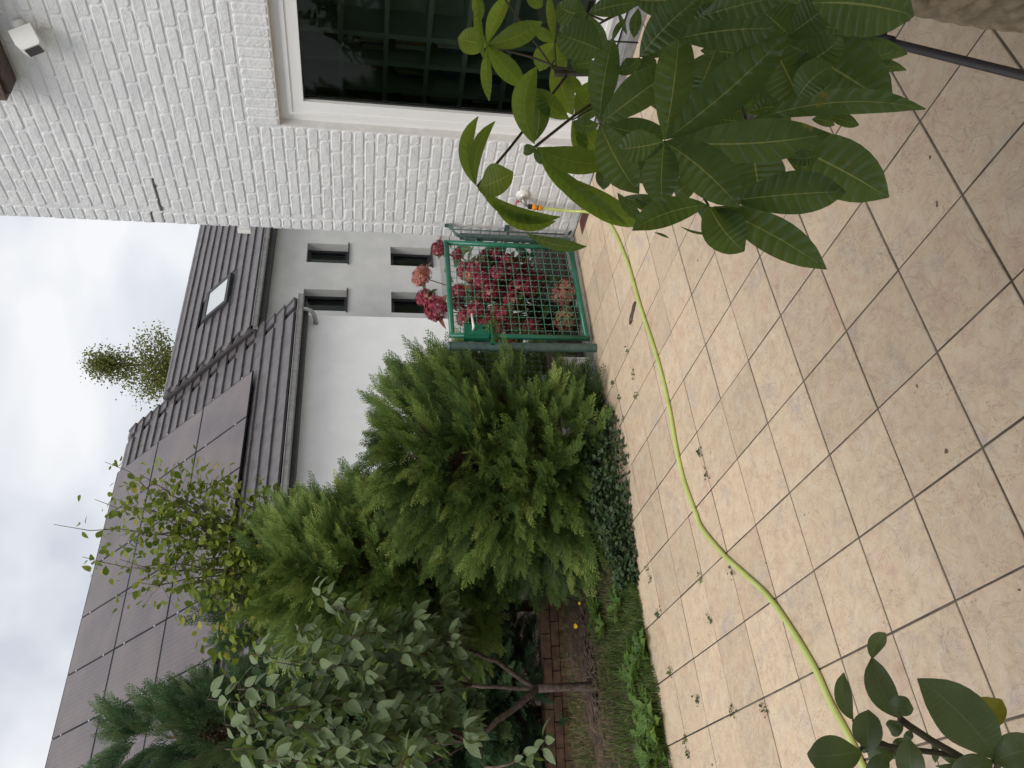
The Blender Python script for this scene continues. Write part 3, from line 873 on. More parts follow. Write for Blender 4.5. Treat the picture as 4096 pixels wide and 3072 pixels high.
# ---- measured points: base, middle, tip and width of each traced leaf; stems; flower heads; branch tips
PACHIRA=[[1.252,0.811,1.517,1.248,0.805,1.544,1.266,0.814,1.568,0.037],[1.253,0.811,1.517,1.303,0.789,1.499,1.374,0.781,1.47,0.025],[1.253,0.811,1.517,1.236,0.779,1.471,1.251,0.756,1.428,0.032],[1.251,0.812,1.516,1.228,0.835,1.483,1.228,0.871,1.44,0.031],[1.25,0.812,1.517,1.199,0.832,1.519,1.169,0.865,1.512,0.017],[1.237,0.706,1.549,1.178,0.731,1.548,1.141,0.767,1.536,0.012],[1.333,0.763,1.54,1.3,0.769,1.535,1.289,0.79,1.529,0.018],[1.31,0.829,1.383,1.31,0.818,1.404,1.333,0.821,1.42,0.018],[1.31,0.828,1.383,1.336,0.798,1.392,1.385,0.782,1.395,0.014],[1.308,0.83,1.384,1.278,0.839,1.403,1.266,0.863,1.411,0.032],[1.308,0.829,1.381,1.275,0.835,1.375,1.264,0.854,1.363,0.019],[1.241,0.815,1.39,1.185,0.835,1.384,1.151,0.867,1.36,0.034],[1.212,0.83,1.374,1.187,0.829,1.363,1.182,0.843,1.346,0.018],[1.293,0.734,1.456,1.271,0.731,1.444,1.272,0.742,1.428,0.019],[0.985,0.896,1.544,1.026,0.859,1.563,1.081,0.832,1.542,0.02],[0.985,0.895,1.544,1.012,0.846,1.547,1.047,0.813,1.519,0.018],[0.983,0.897,1.541,0.959,0.861,1.517,0.96,0.84,1.493,0.045],[0.981,0.897,1.539,0.909,0.882,1.487,0.885,0.86,1.42,0.02],[0.95,0.9,1.517,0.896,0.888,1.477,0.887,0.872,1.425,0.022],[0.91,0.926,1.46,0.892,0.931,1.411,0.903,0.943,1.353,0.018],[0.994,0.81,1.459,1.051,0.779,1.476,1.125,0.758,1.451,0.032],[1.037,0.841,1.45,1.084,0.823,1.439,1.155,0.822,1.44,0.032],[0.99,0.812,1.458,0.978,0.808,1.47,0.984,0.82,1.477,0.015],[0.989,0.813,1.458,0.968,0.812,1.457,0.966,0.826,1.448,0.009],[0.99,0.812,1.457,0.936,0.791,1.406,0.921,0.772,1.347,0.036],[1.002,0.827,1.45,0.938,0.834,1.413,0.902,0.848,1.359,0.022],[1.013,0.842,1.443,0.941,0.861,1.381,0.9,0.884,1.298,0.026],[0.988,0.863,1.404,0.941,0.882,1.338,0.924,0.907,1.254,0.035],[1.08,0.822,1.387,1.092,0.808,1.424,1.13,0.803,1.447,0.029],[1.077,0.823,1.382,1.041,0.83,1.373,1.023,0.855,1.367,0.023],[1.085,0.817,1.379,1.097,0.791,1.362,1.133,0.778,1.347,0.032],[1.075,0.823,1.378,1.036,0.83,1.355,1.013,0.854,1.33,0.035],[1.121,0.85,1.362,1.117,0.835,1.346,1.133,0.834,1.324,0.021],[1.125,0.861,1.366,1.09,0.866,1.349,1.07,0.891,1.339,0.021],[0.908,0.694,1.395,0.957,0.658,1.39,1.026,0.635,1.371,0.036],[0.891,0.681,1.399,0.897,0.635,1.357,0.921,0.604,1.307,0.043],[0.907,0.694,1.396,0.896,0.692,1.418,0.913,0.698,1.432,0.018],[0.907,0.694,1.394,0.829,0.692,1.383,0.774,0.701,1.358,0.044],[0.938,0.719,1.38,0.922,0.716,1.332,0.931,0.724,1.274,0.033],[0.969,0.744,1.365,0.953,0.744,1.328,0.956,0.759,1.283,0.028],[0.776,0.612,1.351,0.847,0.578,1.335,0.942,0.556,1.314,0.041],[0.769,0.605,1.353,0.796,0.546,1.286,0.848,0.498,1.216,0.049],[0.767,0.606,1.353,0.754,0.59,1.251,0.772,0.579,1.137,0.046],[0.766,0.607,1.353,0.707,0.599,1.318,0.661,0.611,1.28,0.048],[0.766,0.607,1.355,0.717,0.616,1.366,0.685,0.638,1.364,0.038],[0.767,0.607,1.356,0.759,0.611,1.387,0.773,0.628,1.411,0.033],[0.803,0.618,1.186,0.75,0.612,1.123,0.71,0.625,1.05,0.06],[0.733,0.666,1.246,0.717,0.636,1.184,0.714,0.623,1.111,0.047],[0.81,0.632,1.212,0.78,0.654,1.205,0.767,0.691,1.185,0.064],[0.843,0.696,1.215,0.821,0.697,1.22,0.817,0.713,1.214,0.025],[0.774,0.717,1.212,0.753,0.711,1.189,0.752,0.718,1.154,0.026],[0.743,0.59,1.156,0.732,0.589,1.182,0.744,0.598,1.195,0.017],[0.766,0.708,1.259,0.743,0.704,1.322,0.725,0.723,1.37,0.035],[0.765,0.708,1.255,0.716,0.705,1.247,0.688,0.714,1.221,0.048],[0.757,0.701,1.254,0.696,0.688,1.191,0.645,0.696,1.123,0.04],[0.787,0.727,1.244,0.781,0.735,1.248,0.792,0.76,1.24,0.02],[0.759,0.743,1.287,0.735,0.73,1.275,0.732,0.728,1.252,0.003],[0.741,0.74,1.33,0.729,0.732,1.324,0.732,0.741,1.309,0.003],[0.801,0.734,1.367,0.774,0.718,1.34,0.765,0.719,1.304,0.019],[0.784,0.718,1.358,0.761,0.715,1.343,0.759,0.726,1.318,0.008],[0.88,0.798,1.343,0.85,0.8,1.329,0.84,0.815,1.303,0.014],[0.885,0.77,1.232,0.868,0.77,1.249,0.869,0.786,1.255,0.032],[0.918,0.766,1.312,0.902,0.774,1.311,0.903,0.797,1.301,0.032],[0.959,0.808,1.347,0.932,0.812,1.352,0.923,0.832,1.349,0.022],[0.913,0.746,1.315,0.892,0.744,1.312,0.89,0.757,1.3,0.025],[0.794,0.588,1.242,0.783,0.541,1.147,0.763,0.526,1.039,0.026],[0.808,0.601,1.234,0.802,0.595,1.197,0.812,0.604,1.148,0.013],[0.818,0.606,1.229,0.813,0.602,1.26,0.828,0.611,1.281,0.018],[0.886,0.542,1.198,0.837,0.546,1.193,0.809,0.563,1.176,0.052],[0.789,0.545,1.196,0.789,0.516,1.191,0.802,0.505,1.166,0.034],[0.919,0.551,1.17,0.865,0.552,1.107,0.824,0.57,1.034,0.068],[0.918,0.572,1.1,0.897,0.551,1.063,0.905,0.537,1.015,0.037],[0.885,0.562,1.066,0.878,0.546,1.042,0.881,0.55,1.002,0.013],[0.823,0.442,1.219,0.787,0.418,1.18,0.764,0.412,1.13,0.057],[0.845,0.542,1.185,0.838,0.515,1.165,0.856,0.499,1.136,0.038],[0.865,0.509,1.203,0.85,0.477,1.194,0.856,0.459,1.174,0.037],[0.882,0.519,1.19,0.872,0.495,1.228,0.882,0.484,1.253,0.038],[0.879,0.62,1.198,0.862,0.622,1.222,0.864,0.638,1.235,0.02],[0.884,0.642,1.094,0.872,0.633,1.084,0.874,0.641,1.062,0.014],[0.855,0.612,1.093,0.838,0.606,1.08,0.84,0.613,1.052,0.015],[0.853,0.604,1.159,0.846,0.601,1.192,0.853,0.615,1.212,0.021],[0.874,0.533,1.34,0.853,0.503,1.291,0.846,0.491,1.232,0.043],[0.894,0.576,1.373,0.893,0.527,1.351,0.906,0.494,1.316,0.038],[0.821,0.472,1.348,0.795,0.437,1.314,0.786,0.417,1.27,0.026],[0.996,0.557,1.367,0.97,0.539,1.334,0.975,0.529,1.293,0.04],[0.998,0.62,1.222,0.969,0.64,1.237,0.959,0.674,1.24,0.044],[0.923,0.564,1.243,0.898,0.545,1.23,0.894,0.539,1.207,0.031],[1.007,0.652,1.175,0.981,0.669,1.184,0.974,0.7,1.181,0.042],[1.003,0.647,1.248,0.983,0.671,1.252,0.983,0.709,1.247,0.033],[0.962,0.576,1.139,0.926,0.595,1.129,0.91,0.628,1.106,0.039],[0.936,0.511,1.203,0.919,0.521,1.184,0.923,0.544,1.151,0.04],[0.916,0.513,1.265,0.907,0.523,1.291,0.919,0.545,1.308,0.033],[1.006,0.67,1.143,0.973,0.678,1.146,0.96,0.699,1.137,0.045],[0.934,0.69,1.236,0.924,0.688,1.211,0.934,0.7,1.174,0.027],[0.982,0.633,1.339,0.961,0.635,1.356,0.968,0.649,1.371,0.02],[1.0,0.643,1.332,0.996,0.627,1.313,1.012,0.625,1.285,0.023],[1.006,0.651,1.328,0.995,0.653,1.317,1.005,0.669,1.297,0.02],[0.998,0.645,1.333,0.983,0.643,1.346,0.99,0.654,1.35,0.011],[1.115,0.654,1.392,1.112,0.653,1.418,1.14,0.659,1.435,0.038],[1.098,0.642,1.396,1.078,0.616,1.367,1.077,0.605,1.33,0.027],[1.096,0.644,1.398,1.08,0.643,1.413,1.081,0.657,1.416,0.015],[1.095,0.644,1.396,1.069,0.656,1.385,1.066,0.68,1.363,0.021],[1.029,0.659,1.378,1.033,0.65,1.415,1.057,0.656,1.447,0.05],[1.15,0.678,1.383,1.149,0.693,1.403,1.166,0.723,1.416,0.022],[1.141,0.682,1.375,1.127,0.691,1.385,1.134,0.714,1.389,0.028],[1.069,0.712,1.408,1.076,0.713,1.388,1.105,0.727,1.361,0.02],[1.126,0.745,1.397,1.108,0.739,1.38,1.111,0.746,1.357,0.021],[1.058,0.66,1.36,1.062,0.642,1.356,1.085,0.638,1.341,0.008],[1.153,0.665,1.334,1.125,0.668,1.33,1.119,0.684,1.319,0.006],[1.171,0.669,1.295,1.141,0.676,1.302,1.132,0.696,1.301,0.016],[1.031,0.576,1.27,1.046,0.584,1.223,1.087,0.6,1.163,0.034],[1.021,0.571,1.098,0.985,0.561,1.074,0.978,0.558,1.036,0.028],[1.124,0.622,1.025,1.147,0.617,0.959,1.183,0.629,0.876,0.046],[1.019,0.649,1.116,1.026,0.662,1.065,1.059,0.684,0.998,0.03],[1.144,0.662,1.095,1.113,0.675,1.085,1.101,0.702,1.064,0.046],[1.111,0.664,1.084,1.089,0.632,1.063,1.091,0.612,1.032,0.03],[1.139,0.712,1.178,1.123,0.7,1.135,1.122,0.705,1.081,0.034],[1.044,0.597,1.124,1.064,0.595,1.058,1.098,0.61,0.975,0.038],[1.052,0.613,1.31,1.005,0.609,1.292,0.98,0.618,1.266,0.032],[1.078,0.711,1.28,1.015,0.707,1.276,0.973,0.719,1.267,0.046],[0.958,0.663,1.195,0.934,0.659,1.152,0.923,0.674,1.099,0.03],[0.916,0.637,1.226,0.928,0.638,1.187,0.957,0.653,1.134,0.029],[1.057,0.588,1.242,1.003,0.584,1.251,0.973,0.594,1.258,0.027],[1.046,0.577,1.117,1.035,0.546,1.104,1.046,0.526,1.078,0.043],[1.009,0.593,1.087,0.955,0.59,1.105,0.923,0.6,1.111,0.033],[0.926,0.636,1.268,0.887,0.634,1.256,0.866,0.647,1.239,0.03],[1.08,0.739,1.2,1.113,0.74,1.157,1.165,0.756,1.1,0.042],[1.179,0.647,1.113,1.172,0.622,1.063,1.191,0.607,1.003,0.048],[1.048,0.656,1.033,1.004,0.659,1.025,0.984,0.671,0.996,0.041],[1.124,0.597,0.98,1.111,0.627,0.959,1.117,0.672,0.932,0.03],[1.154,0.662,1.275,1.117,0.651,1.239,1.094,0.659,1.199,0.046],[1.16,0.606,0.974,1.157,0.628,0.951,1.174,0.661,0.911,0.045],[1.149,0.635,0.98,1.124,0.637,0.948,1.119,0.651,0.902,0.045],[1.196,0.664,1.278,1.153,0.65,1.244,1.131,0.651,1.202,0.041],[1.095,0.665,1.025,1.118,0.641,0.992,1.159,0.629,0.944,0.031],[1.15,0.658,1.003,1.128,0.629,0.971,1.13,0.611,0.928,0.032],[1.084,0.652,0.99,1.095,0.653,0.916,1.12,0.67,0.824,0.031],[0.954,0.645,1.24,0.928,0.622,1.198,0.916,0.616,1.146,0.041],[1.11,0.65,1.13,1.077,0.641,1.082,1.066,0.643,1.021,0.029]]
PSTEMS=[([[1.251,0.811,1.514],[1.227,0.81,1.439],[1.191,0.801,1.4],[1.155,0.78,1.366]],0.0045),([[1.293,0.743,1.495],[1.238,0.779,1.444],[1.186,0.805,1.403]],0.004),([[1.182,0.807,1.404],[1.181,0.804,1.384],[1.151,0.778,1.343],[1.105,0.73,1.267],[1.107,0.714,1.094]],0.013),([[1.168,0.8,1.385],[1.13,0.82,1.416],[1.046,0.867,1.488],[0.983,0.896,1.542]],0.0055),([[1.087,0.784,1.345],[1.067,0.806,1.385],[0.991,0.812,1.458]],0.0055),([[1.309,0.829,1.383],[1.194,0.81,1.398]],0.003),([[1.076,0.792,1.351],[1.078,0.823,1.383]],0.003),([[1.096,0.643,1.397],[1.15,0.683,1.352],[1.214,0.686,1.283]],0.004),([[0.907,0.694,1.395],[0.909,0.702,1.383],[0.946,0.753,1.337]],0.004),([[0.771,0.61,1.353],[0.787,0.634,1.318],[0.853,0.698,1.252]],0.004),([[0.769,0.711,1.254],[0.821,0.72,1.258],[0.916,0.75,1.233]],0.004),([[1.071,0.666,1.314],[1.081,0.676,1.388]],0.003),([[1.154,0.695,1.362],[1.165,0.68,1.329],[1.176,0.666,1.296]],0.004),([[0.793,0.589,1.243],[0.902,0.631,1.207],[1.031,0.659,1.168]],0.004)]
FICUS=[[0.056,0.71,1.141,0.089,0.662,1.199,0.119,0.643,1.243,0.038],[0.09,0.757,1.125,0.099,0.745,1.108,0.114,0.754,1.075,0.024],[0.075,0.725,1.266,0.072,0.72,1.298,0.076,0.736,1.315,0.027],[0.074,0.724,1.258,0.088,0.703,1.268,0.105,0.704,1.259,0.021],[0.103,0.741,1.255,0.12,0.719,1.272,0.142,0.718,1.264,0.013],[0.096,0.704,1.231,0.119,0.69,1.249,0.15,0.696,1.244,0.021],[0.149,0.696,1.244,0.161,0.691,1.239,0.175,0.709,1.211,0.012],[0.107,0.689,1.249,0.102,0.671,1.249,0.101,0.677,1.233,0.014],[0.097,0.724,1.218,0.091,0.717,1.23,0.088,0.732,1.226,0.012],[0.075,0.73,1.23,0.072,0.727,1.246,0.069,0.749,1.246,0.018],[0.068,0.704,1.256,0.058,0.699,1.271,0.05,0.719,1.271,0.014],[0.041,0.705,1.238,0.057,0.677,1.254,0.075,0.673,1.25,0.019],[0.085,0.708,1.22,0.081,0.699,1.231,0.079,0.714,1.226,0.006],[0.083,0.733,1.212,0.078,0.725,1.226,0.075,0.74,1.223,0.007],[0.055,0.712,1.146,0.058,0.677,1.146,0.059,0.668,1.126,0.026],[0.063,0.724,1.115,0.066,0.711,1.128,0.071,0.721,1.122,0.009],[0.058,0.745,1.14,0.061,0.734,1.164,0.066,0.747,1.171,0.009],[0.049,0.737,1.13,0.052,0.728,1.166,0.058,0.743,1.183,0.007],[0.08,0.76,1.163,0.071,0.753,1.171,0.063,0.771,1.162,0.006],[0.068,0.756,1.22,0.072,0.741,1.226,0.078,0.749,1.216,0.009],[0.079,0.741,1.181,0.082,0.727,1.193,0.087,0.736,1.187,0.003],[0.082,0.751,1.238,0.079,0.741,1.251,0.079,0.755,1.248,0.008],[0.071,0.694,1.116,0.064,0.687,1.127,0.06,0.702,1.117,0.006],[0.049,0.735,1.178,0.051,0.712,1.171,0.055,0.712,1.146,0.019]]
FSTEMS=[([[0.096,0.704,1.231],[0.09,0.706,1.223],[0.077,0.71,1.203],[0.063,0.724,1.169],[0.04,0.763,1.114]],0.0035),([[0.08,0.72,1.256],[0.074,0.719,1.235],[0.068,0.726,1.192],[0.063,0.724,1.17]],0.0028),([[0.076,0.725,1.267],[0.08,0.72,1.255]],0.0018),([[0.103,0.741,1.255],[0.092,0.736,1.254],[0.081,0.73,1.248]],0.0018),([[0.071,0.722,1.239],[0.074,0.719,1.235]],0.0018),([[0.055,0.712,1.146],[0.056,0.71,1.14],[0.04,0.763,1.114]],0.003)]
HYD=[[4.969,5.3,1.08,0.062,0],[4.492,5.15,1.261,0.075,1],[4.25,5.15,1.245,0.062,0],[4.096,5.1,1.155,0.083,0],[4.28,5.1,0.962,0.062,0],[4.223,5.2,0.947,0.043,0],[4.679,5.05,0.6,0.06,0],[4.552,5.0,0.538,0.067,0],[4.475,5.0,0.813,0.058,0],[4.335,5.0,0.753,0.069,0],[4.385,4.98,0.626,0.074,0],[4.429,5.0,0.493,0.074,0],[4.545,5.1,0.343,0.056,0],[4.218,5.0,0.699,0.065,0],[4.262,4.98,0.441,0.093,0],[4.391,5.05,0.263,0.071,0],[4.329,5.15,0.781,0.047,0],[4.127,5.0,0.521,0.065,0],[4.243,5.0,0.353,0.062,0],[3.978,5.0,0.611,0.06,0],[4.108,5.1,0.833,0.05,0],[3.991,5.1,0.856,0.057,0],[3.918,5.05,0.746,0.06,0],[3.845,5.05,0.676,0.052,0],[3.834,5.0,0.404,0.067,0],[4.194,4.95,0.059,0.097,1],[3.884,4.93,0.112,0.079,2],[3.544,5.0,0.729,0.04,0],[3.709,5.0,0.56,0.052,0],[4.901,5.3,0.908,0.05,0],[4.286,5.1,0.593,0.055,0],[3.813,5.15,0.801,0.045,0]]
CHERRY=[[1.108,5.2,2.644],[0.79,5.0,2.483],[1.001,5.1,2.378],[0.9,5.0,2.149],[1.246,5.0,2.024],[1.73,5.15,2.054],[1.626,5.1,1.921],[1.179,5.1,1.724],[1.485,5.1,1.649],[1.319,5.1,1.492],[0.939,5.1,1.376],[1.679,5.25,1.21],[1.393,5.2,1.16],[1.199,5.3,1.242],[0.765,5.0,1.135],[0.793,4.9,1.79],[1.27,5.05,2.25],[0.685,4.9,1.925],[0.63,4.9,1.509],[1.335,5.1,2.407],[0.922,5.0,2.497],[1.104,5.2,2.102],[0.682,4.8,2.252],[0.937,5.0,1.649],[1.041,5.1,1.872],[1.508,5.1,2.149],[1.384,5.05,1.804],[1.111,5.0,2.446],[1.538,5.15,1.405],[0.746,5.2,0.593]]
BEECH=[[2.876,6.6,4.28],[2.583,6.6,4.002],[3.461,6.6,3.987],[3.049,6.5,3.79],[3.099,6.6,4.002],[3.284,6.5,3.648],[2.884,6.4,3.486],[2.775,6.5,3.685],[3.112,6.4,3.42],[2.812,6.4,3.28],[2.514,6.5,3.68],[2.446,6.4,3.382],[3.157,6.4,3.205],[2.875,6.3,3.034],[2.542,6.4,3.05],[2.267,6.5,3.225],[2.112,6.5,2.92],[1.956,6.5,3.034],[2.26,6.4,2.825],[2.601,6.3,2.73],[2.011,6.4,2.706],[1.849,6.5,2.834],[2.96,6.3,2.682],[2.32,6.5,3.535],[1.706,6.5,2.67]]
DAND=[[0.834,4.907,0.0],[0.714,4.827,0.0],[0.707,5.048,0.0],[0.574,4.796,0.0],[1.124,4.959,0.0],[1.029,5.086,0.0],[1.487,5.509,-0.0],[2.106,4.965,0.0],[1.925,4.835,0.0],[1.139,4.72,0.0],[1.514,5.123,0.0],[0.558,4.982,0.0],[1.618,5.608,0.0]]
WEEDS=[[2.923,4.034,0.0],[2.742,4.022,0.0],[2.712,4.023,-0.0],[2.568,4.035,0.0],[2.585,4.348,0.0],[2.75,4.351,0.0],[2.908,4.392,0.0],[1.492,4.41,0.0],[1.554,4.419,0.0],[1.243,3.703,0.0],[0.931,4.382,0.0],[0.572,4.361,0.0],[1.022,3.71,0.0],[0.595,3.699,0.0],[0.535,3.378,0.0],[1.271,4.397,0.0],[0.504,4.367,0.0],[1.138,3.361,0.0],[0.719,4.071,0.0],[1.801,3.379,0.0],[1.664,3.355,0.0]]
HOSE=[[4.116,3.964,0.012],[3.807,3.808,0.012],[3.497,3.722,0.012],[3.306,3.692,0.012],[3.011,3.666,0.012],[2.641,3.607,0.012],[2.428,3.591,0.012],[2.197,3.594,0.012],[1.98,3.621,0.012],[1.771,3.624,0.012],[1.559,3.576,0.012],[1.449,3.542,0.012],[1.245,3.379,0.012],[1.099,3.23,0.012],[0.938,3.069,0.012],[0.768,2.958,0.012],[0.595,2.87,0.012],[0.464,2.833,0.012],[0.338,2.778,0.012],[0.229,2.743,0.013]]
BARK=[[3.04, 3.896, 0.0], [3.105, 3.734, 0.0]]
YFLOW=[[1.704, 5.55, 0.148], [1.55, 5.6, 0.186]]

# ------------------------------------------------------------------ materials for the smaller things
M['green_paint'] = simple('green_gloss_paint', (0.012, 0.13, 0.075), (0.018, 0.16, 0.095), 14, 0.32, 0.15, 60, 0.002)
M['green_dull'] = simple('weathered_green_coating', (0.045, 0.085, 0.078), (0.075, 0.12, 0.11), 18, 0.5, 0.2, 70, 0.002)
M['wire'] = simple('dark_green_wire', (0.025, 0.05, 0.045), (0.05, 0.08, 0.07), 20, 0.5)
M['mesh_wire'] = simple('green_mesh_wire', (0.05, 0.17, 0.12), (0.08, 0.22, 0.15), 20, 0.4)
M['white_plastic'] = simple('white_plastic', (0.74, 0.74, 0.70), (0.78, 0.78, 0.75), 5, 0.35)
M['black_plastic'] = simple('black_plastic', (0.012, 0.012, 0.014), None, 5, 0.35)
M['lens'] = simple('sensor_lens', (0.03, 0.022, 0.026), (0.045, 0.03, 0.035), 6, 0.25)
M['orange'] = simple('orange_plastic', (0.70, 0.25, 0.015), (0.78, 0.30, 0.02), 12, 0.35)
M['red'] = simple('red_lever', (0.45, 0.06, 0.07), (0.55, 0.09, 0.10), 12, 0.4)
M['brass'] = simple('dull_brass', (0.26, 0.23, 0.22), (0.36, 0.32, 0.30), 40, 0.4, metal=0.7)
M['hose'] = simple('yellow_green_hose', (0.46, 0.55, 0.15), (0.54, 0.62, 0.21), 10, 0.32)
M['hose_stripe'] = simple('hose_stripe', (0.05, 0.14, 0.07), None, 5, 0.35)
M['rust'] = simple('rusty_iron', (0.10, 0.042, 0.03), (0.17, 0.075, 0.055), 40, 0.8, 0.4, 120, 0.002)
M['bark'] = simple('grey_brown_bark', (0.065, 0.045, 0.034), (0.15, 0.11, 0.085), 35, 0.85, 0.8, 90, 0.006)
M['bark_red'] = simple('red_brown_bark', (0.09, 0.05, 0.03), (0.15, 0.09, 0.055), 35, 0.8, 0.6, 90, 0.004)
M['brown_brick'] = simple('brown_garden_brick', (0.065, 0.035, 0.02), (0.13, 0.07, 0.038), 16, 0.85, 0.5, 90, 0.004)
M['pole'] = simple('dark_grey_tube', (0.045, 0.04, 0.042), (0.065, 0.058, 0.06), 6, 0.45)
M['seagrass'] = simple('woven_seagrass', (0.20, 0.155, 0.10), (0.34, 0.27, 0.18), 30, 0.8, 0.6, 120, 0.004)
M['slat'] = simple('dark_slat', (0.03, 0.025, 0.028), (0.055, 0.048, 0.05), 8, 0.45)
M['steel'] = simple('grey_steel_tube', (0.28, 0.30, 0.34), (0.36, 0.38, 0.42), 8, 0.35, metal=0.5)
M['petal_red'] = mat_foliage('crimson_petals', (0.13, 0.016, 0.030), (0.42, 0.065, 0.10), 0.2, 0.6, (0.52, 0.27, 0.20))
M['petal_pink'] = mat_foliage('dusty_pink_petals', (0.30, 0.11, 0.08), (0.58, 0.22, 0.18), 0.25, 0.6, (0.50, 0.42, 0.22))
M['petal_green'] = mat_foliage('greenish_pink_petals', (0.22, 0.22, 0.08), (0.50, 0.32, 0.20), 0.25, 0.6, (0.60, 0.20, 0.22))
M['hyd_leaf'] = mat_leaf('hydrangea_leaf', (0.028, 0.062, 0.015), (0.065, 0.11, 0.028), (0.14, 0.17, 0.06), trans=0.25, veins=9)
M['hyd_leaf_red'] = mat_leaf('autumn_hydrangea_leaf', (0.13, 0.09, 0.03), (0.24, 0.045, 0.04), (0.2, 0.16, 0.08), trans=0.3, veins=9)
M['pachira'] = mat_leaf('pachira_leaf', (0.056, 0.122, 0.038), (0.098, 0.182, 0.056), (0.42, 0.46, 0.16), under=(0.12, 0.19, 0.07), trans=0.38, rough=0.26, spec=0.6, veins=10, spot=(0.30, 0.24, 0.05), bump=0.38, bdist=0.006, slant=1.3, tcol=(0.34, 0.47, 0.05))
M['pachira_backlit'] = mat_leaf('backlit_pachira_leaf', (0.095, 0.170, 0.035), (0.150, 0.240, 0.050), (0.34, 0.40, 0.10), under=(0.15, 0.23, 0.06), trans=0.55, rough=0.3, veins=10, bump=0.3, bdist=0.005, slant=1.3, tcol=(0.45, 0.60, 0.04))  # lit copy of the pachira leaf: backlight put in as paler, more translucent green
M['ficus'] = mat_leaf('ficus_leaf', (0.100, 0.145, 0.078), (0.140, 0.190, 0.100), (0.21, 0.26, 0.14), under=(0.19, 0.22, 0.12), trans=0.26, rough=0.4, veins=20, bump=0.12)
M['ficus_yellow'] = mat_leaf('yellowing_ficus_leaf', (0.24, 0.17, 0.02), (0.32, 0.22, 0.03), (0.3, 0.25, 0.08), trans=0.4, rough=0.35, veins=20, bump=0.12)
M['stem_green'] = simple('green_stem', (0.09, 0.12, 0.035), (0.14, 0.17, 0.055), 30, 0.5)
M['stem_brown'] = simple('brown_green_stem', (0.065, 0.055, 0.03), (0.11, 0.09, 0.05), 30, 0.6)
M['cherry'] = mat_leaf('cherry_leaf', (0.085, 0.145, 0.058), (0.155, 0.215, 0.095), (0.23, 0.29, 0.16), under=(0.17, 0.22, 0.11), trans=0.25, rough=0.5, veins=10, bump=0.5, bdist=0.004, spot=(0.26, 0.22, 0.05))
M['conifer'] = mat_foliage('conifer_spray', (0.030, 0.062, 0.014), (0.132, 0.205, 0.040), 0.18, 0.62, (0.25, 0.31, 0.075))
M['conifer_blue'] = mat_foliage('blue_green_conifer_spray', (0.026, 0.060, 0.028), (0.085, 0.155, 0.060), 0.27, 0.62, (0.15, 0.20, 0.08))
M['beech'] = mat_foliage('beech_leaf', (0.085, 0.135, 0.022), (0.25, 0.31, 0.045), 0.42, 0.5, (0.40, 0.36, 0.07))
M['birch'] = mat_foliage('birch_leaf', (0.12, 0.14, 0.035), (0.25, 0.27, 0.08), 0.4, 0.6, (0.34, 0.28, 0.09))
M['ivy'] = mat_foliage('ground_ivy_leaf', (0.022, 0.042, 0.018), (0.065, 0.105, 0.045), 0.2, 0.5, (0.14, 0.15, 0.05))
M['grass'] = mat_foliage('grass_blade', (0.045, 0.090, 0.018), (0.125, 0.195, 0.045), 0.35, 0.6, (0.26, 0.20, 0.10))
M['dandelion'] = mat_leaf('dandelion_leaf', (0.075, 0.150, 0.028), (0.125, 0.215, 0.05), (0.2, 0.25, 0.10), trans=0.35, rough=0.5, veins=8)
M['yellow_petal'] = simple('yellow_petal', (0.78, 0.50, 0.01), (0.85, 0.58, 0.02), 80, 0.6)
M['straw'] = simple('dry_straw', (0.24, 0.18, 0.09), (0.34, 0.27, 0.15), 50, 0.8)

# ------------------------------------------------------------------ leaf templates
def leaf_template(nv=6, shape='ovate', fold=0.10, droop=0.12, serr=0.0, width=0.5):
    """unit leaf along +x (length 1), returns V, F(quads), UV per loop"""
    V, UV = [], []
    for i in range(nv + 1):
        t = i / nv
        if shape == 'ovate': w = math.sin(math.pi * min(1, t ** 0.75)) ** 0.9
        elif shape == 'lance': w = math.sin(math.pi * t ** 0.95) ** 0.85
        elif shape == 'obov': w = math.sin(math.pi * t ** 1.35) ** 0.8
        else: w = math.sin(math.pi * t)
        w = max(w, 0.02) * width / 2
        if serr and 0 < i < nv: w *= 1 + serr * (1 if i % 2 else -1)
        z = -droop * t * t
        for s_ in (-1, -0.5, 0, 0.5, 1):
            V.append((t, s_ * w, z + fold * abs(s_) * w * 2 * 0.5))
            UV.append((0.5 + s_ / 2, t))
    F = []
    for i in range(nv):
        for k in range(4):
            a = i * 5 + k
            F.append((a, a + 1, a + 6, a + 5))
    V = np.array(V); F = np.array(F)
    return V, F, np.array([UV[q] for f in F for q in f])

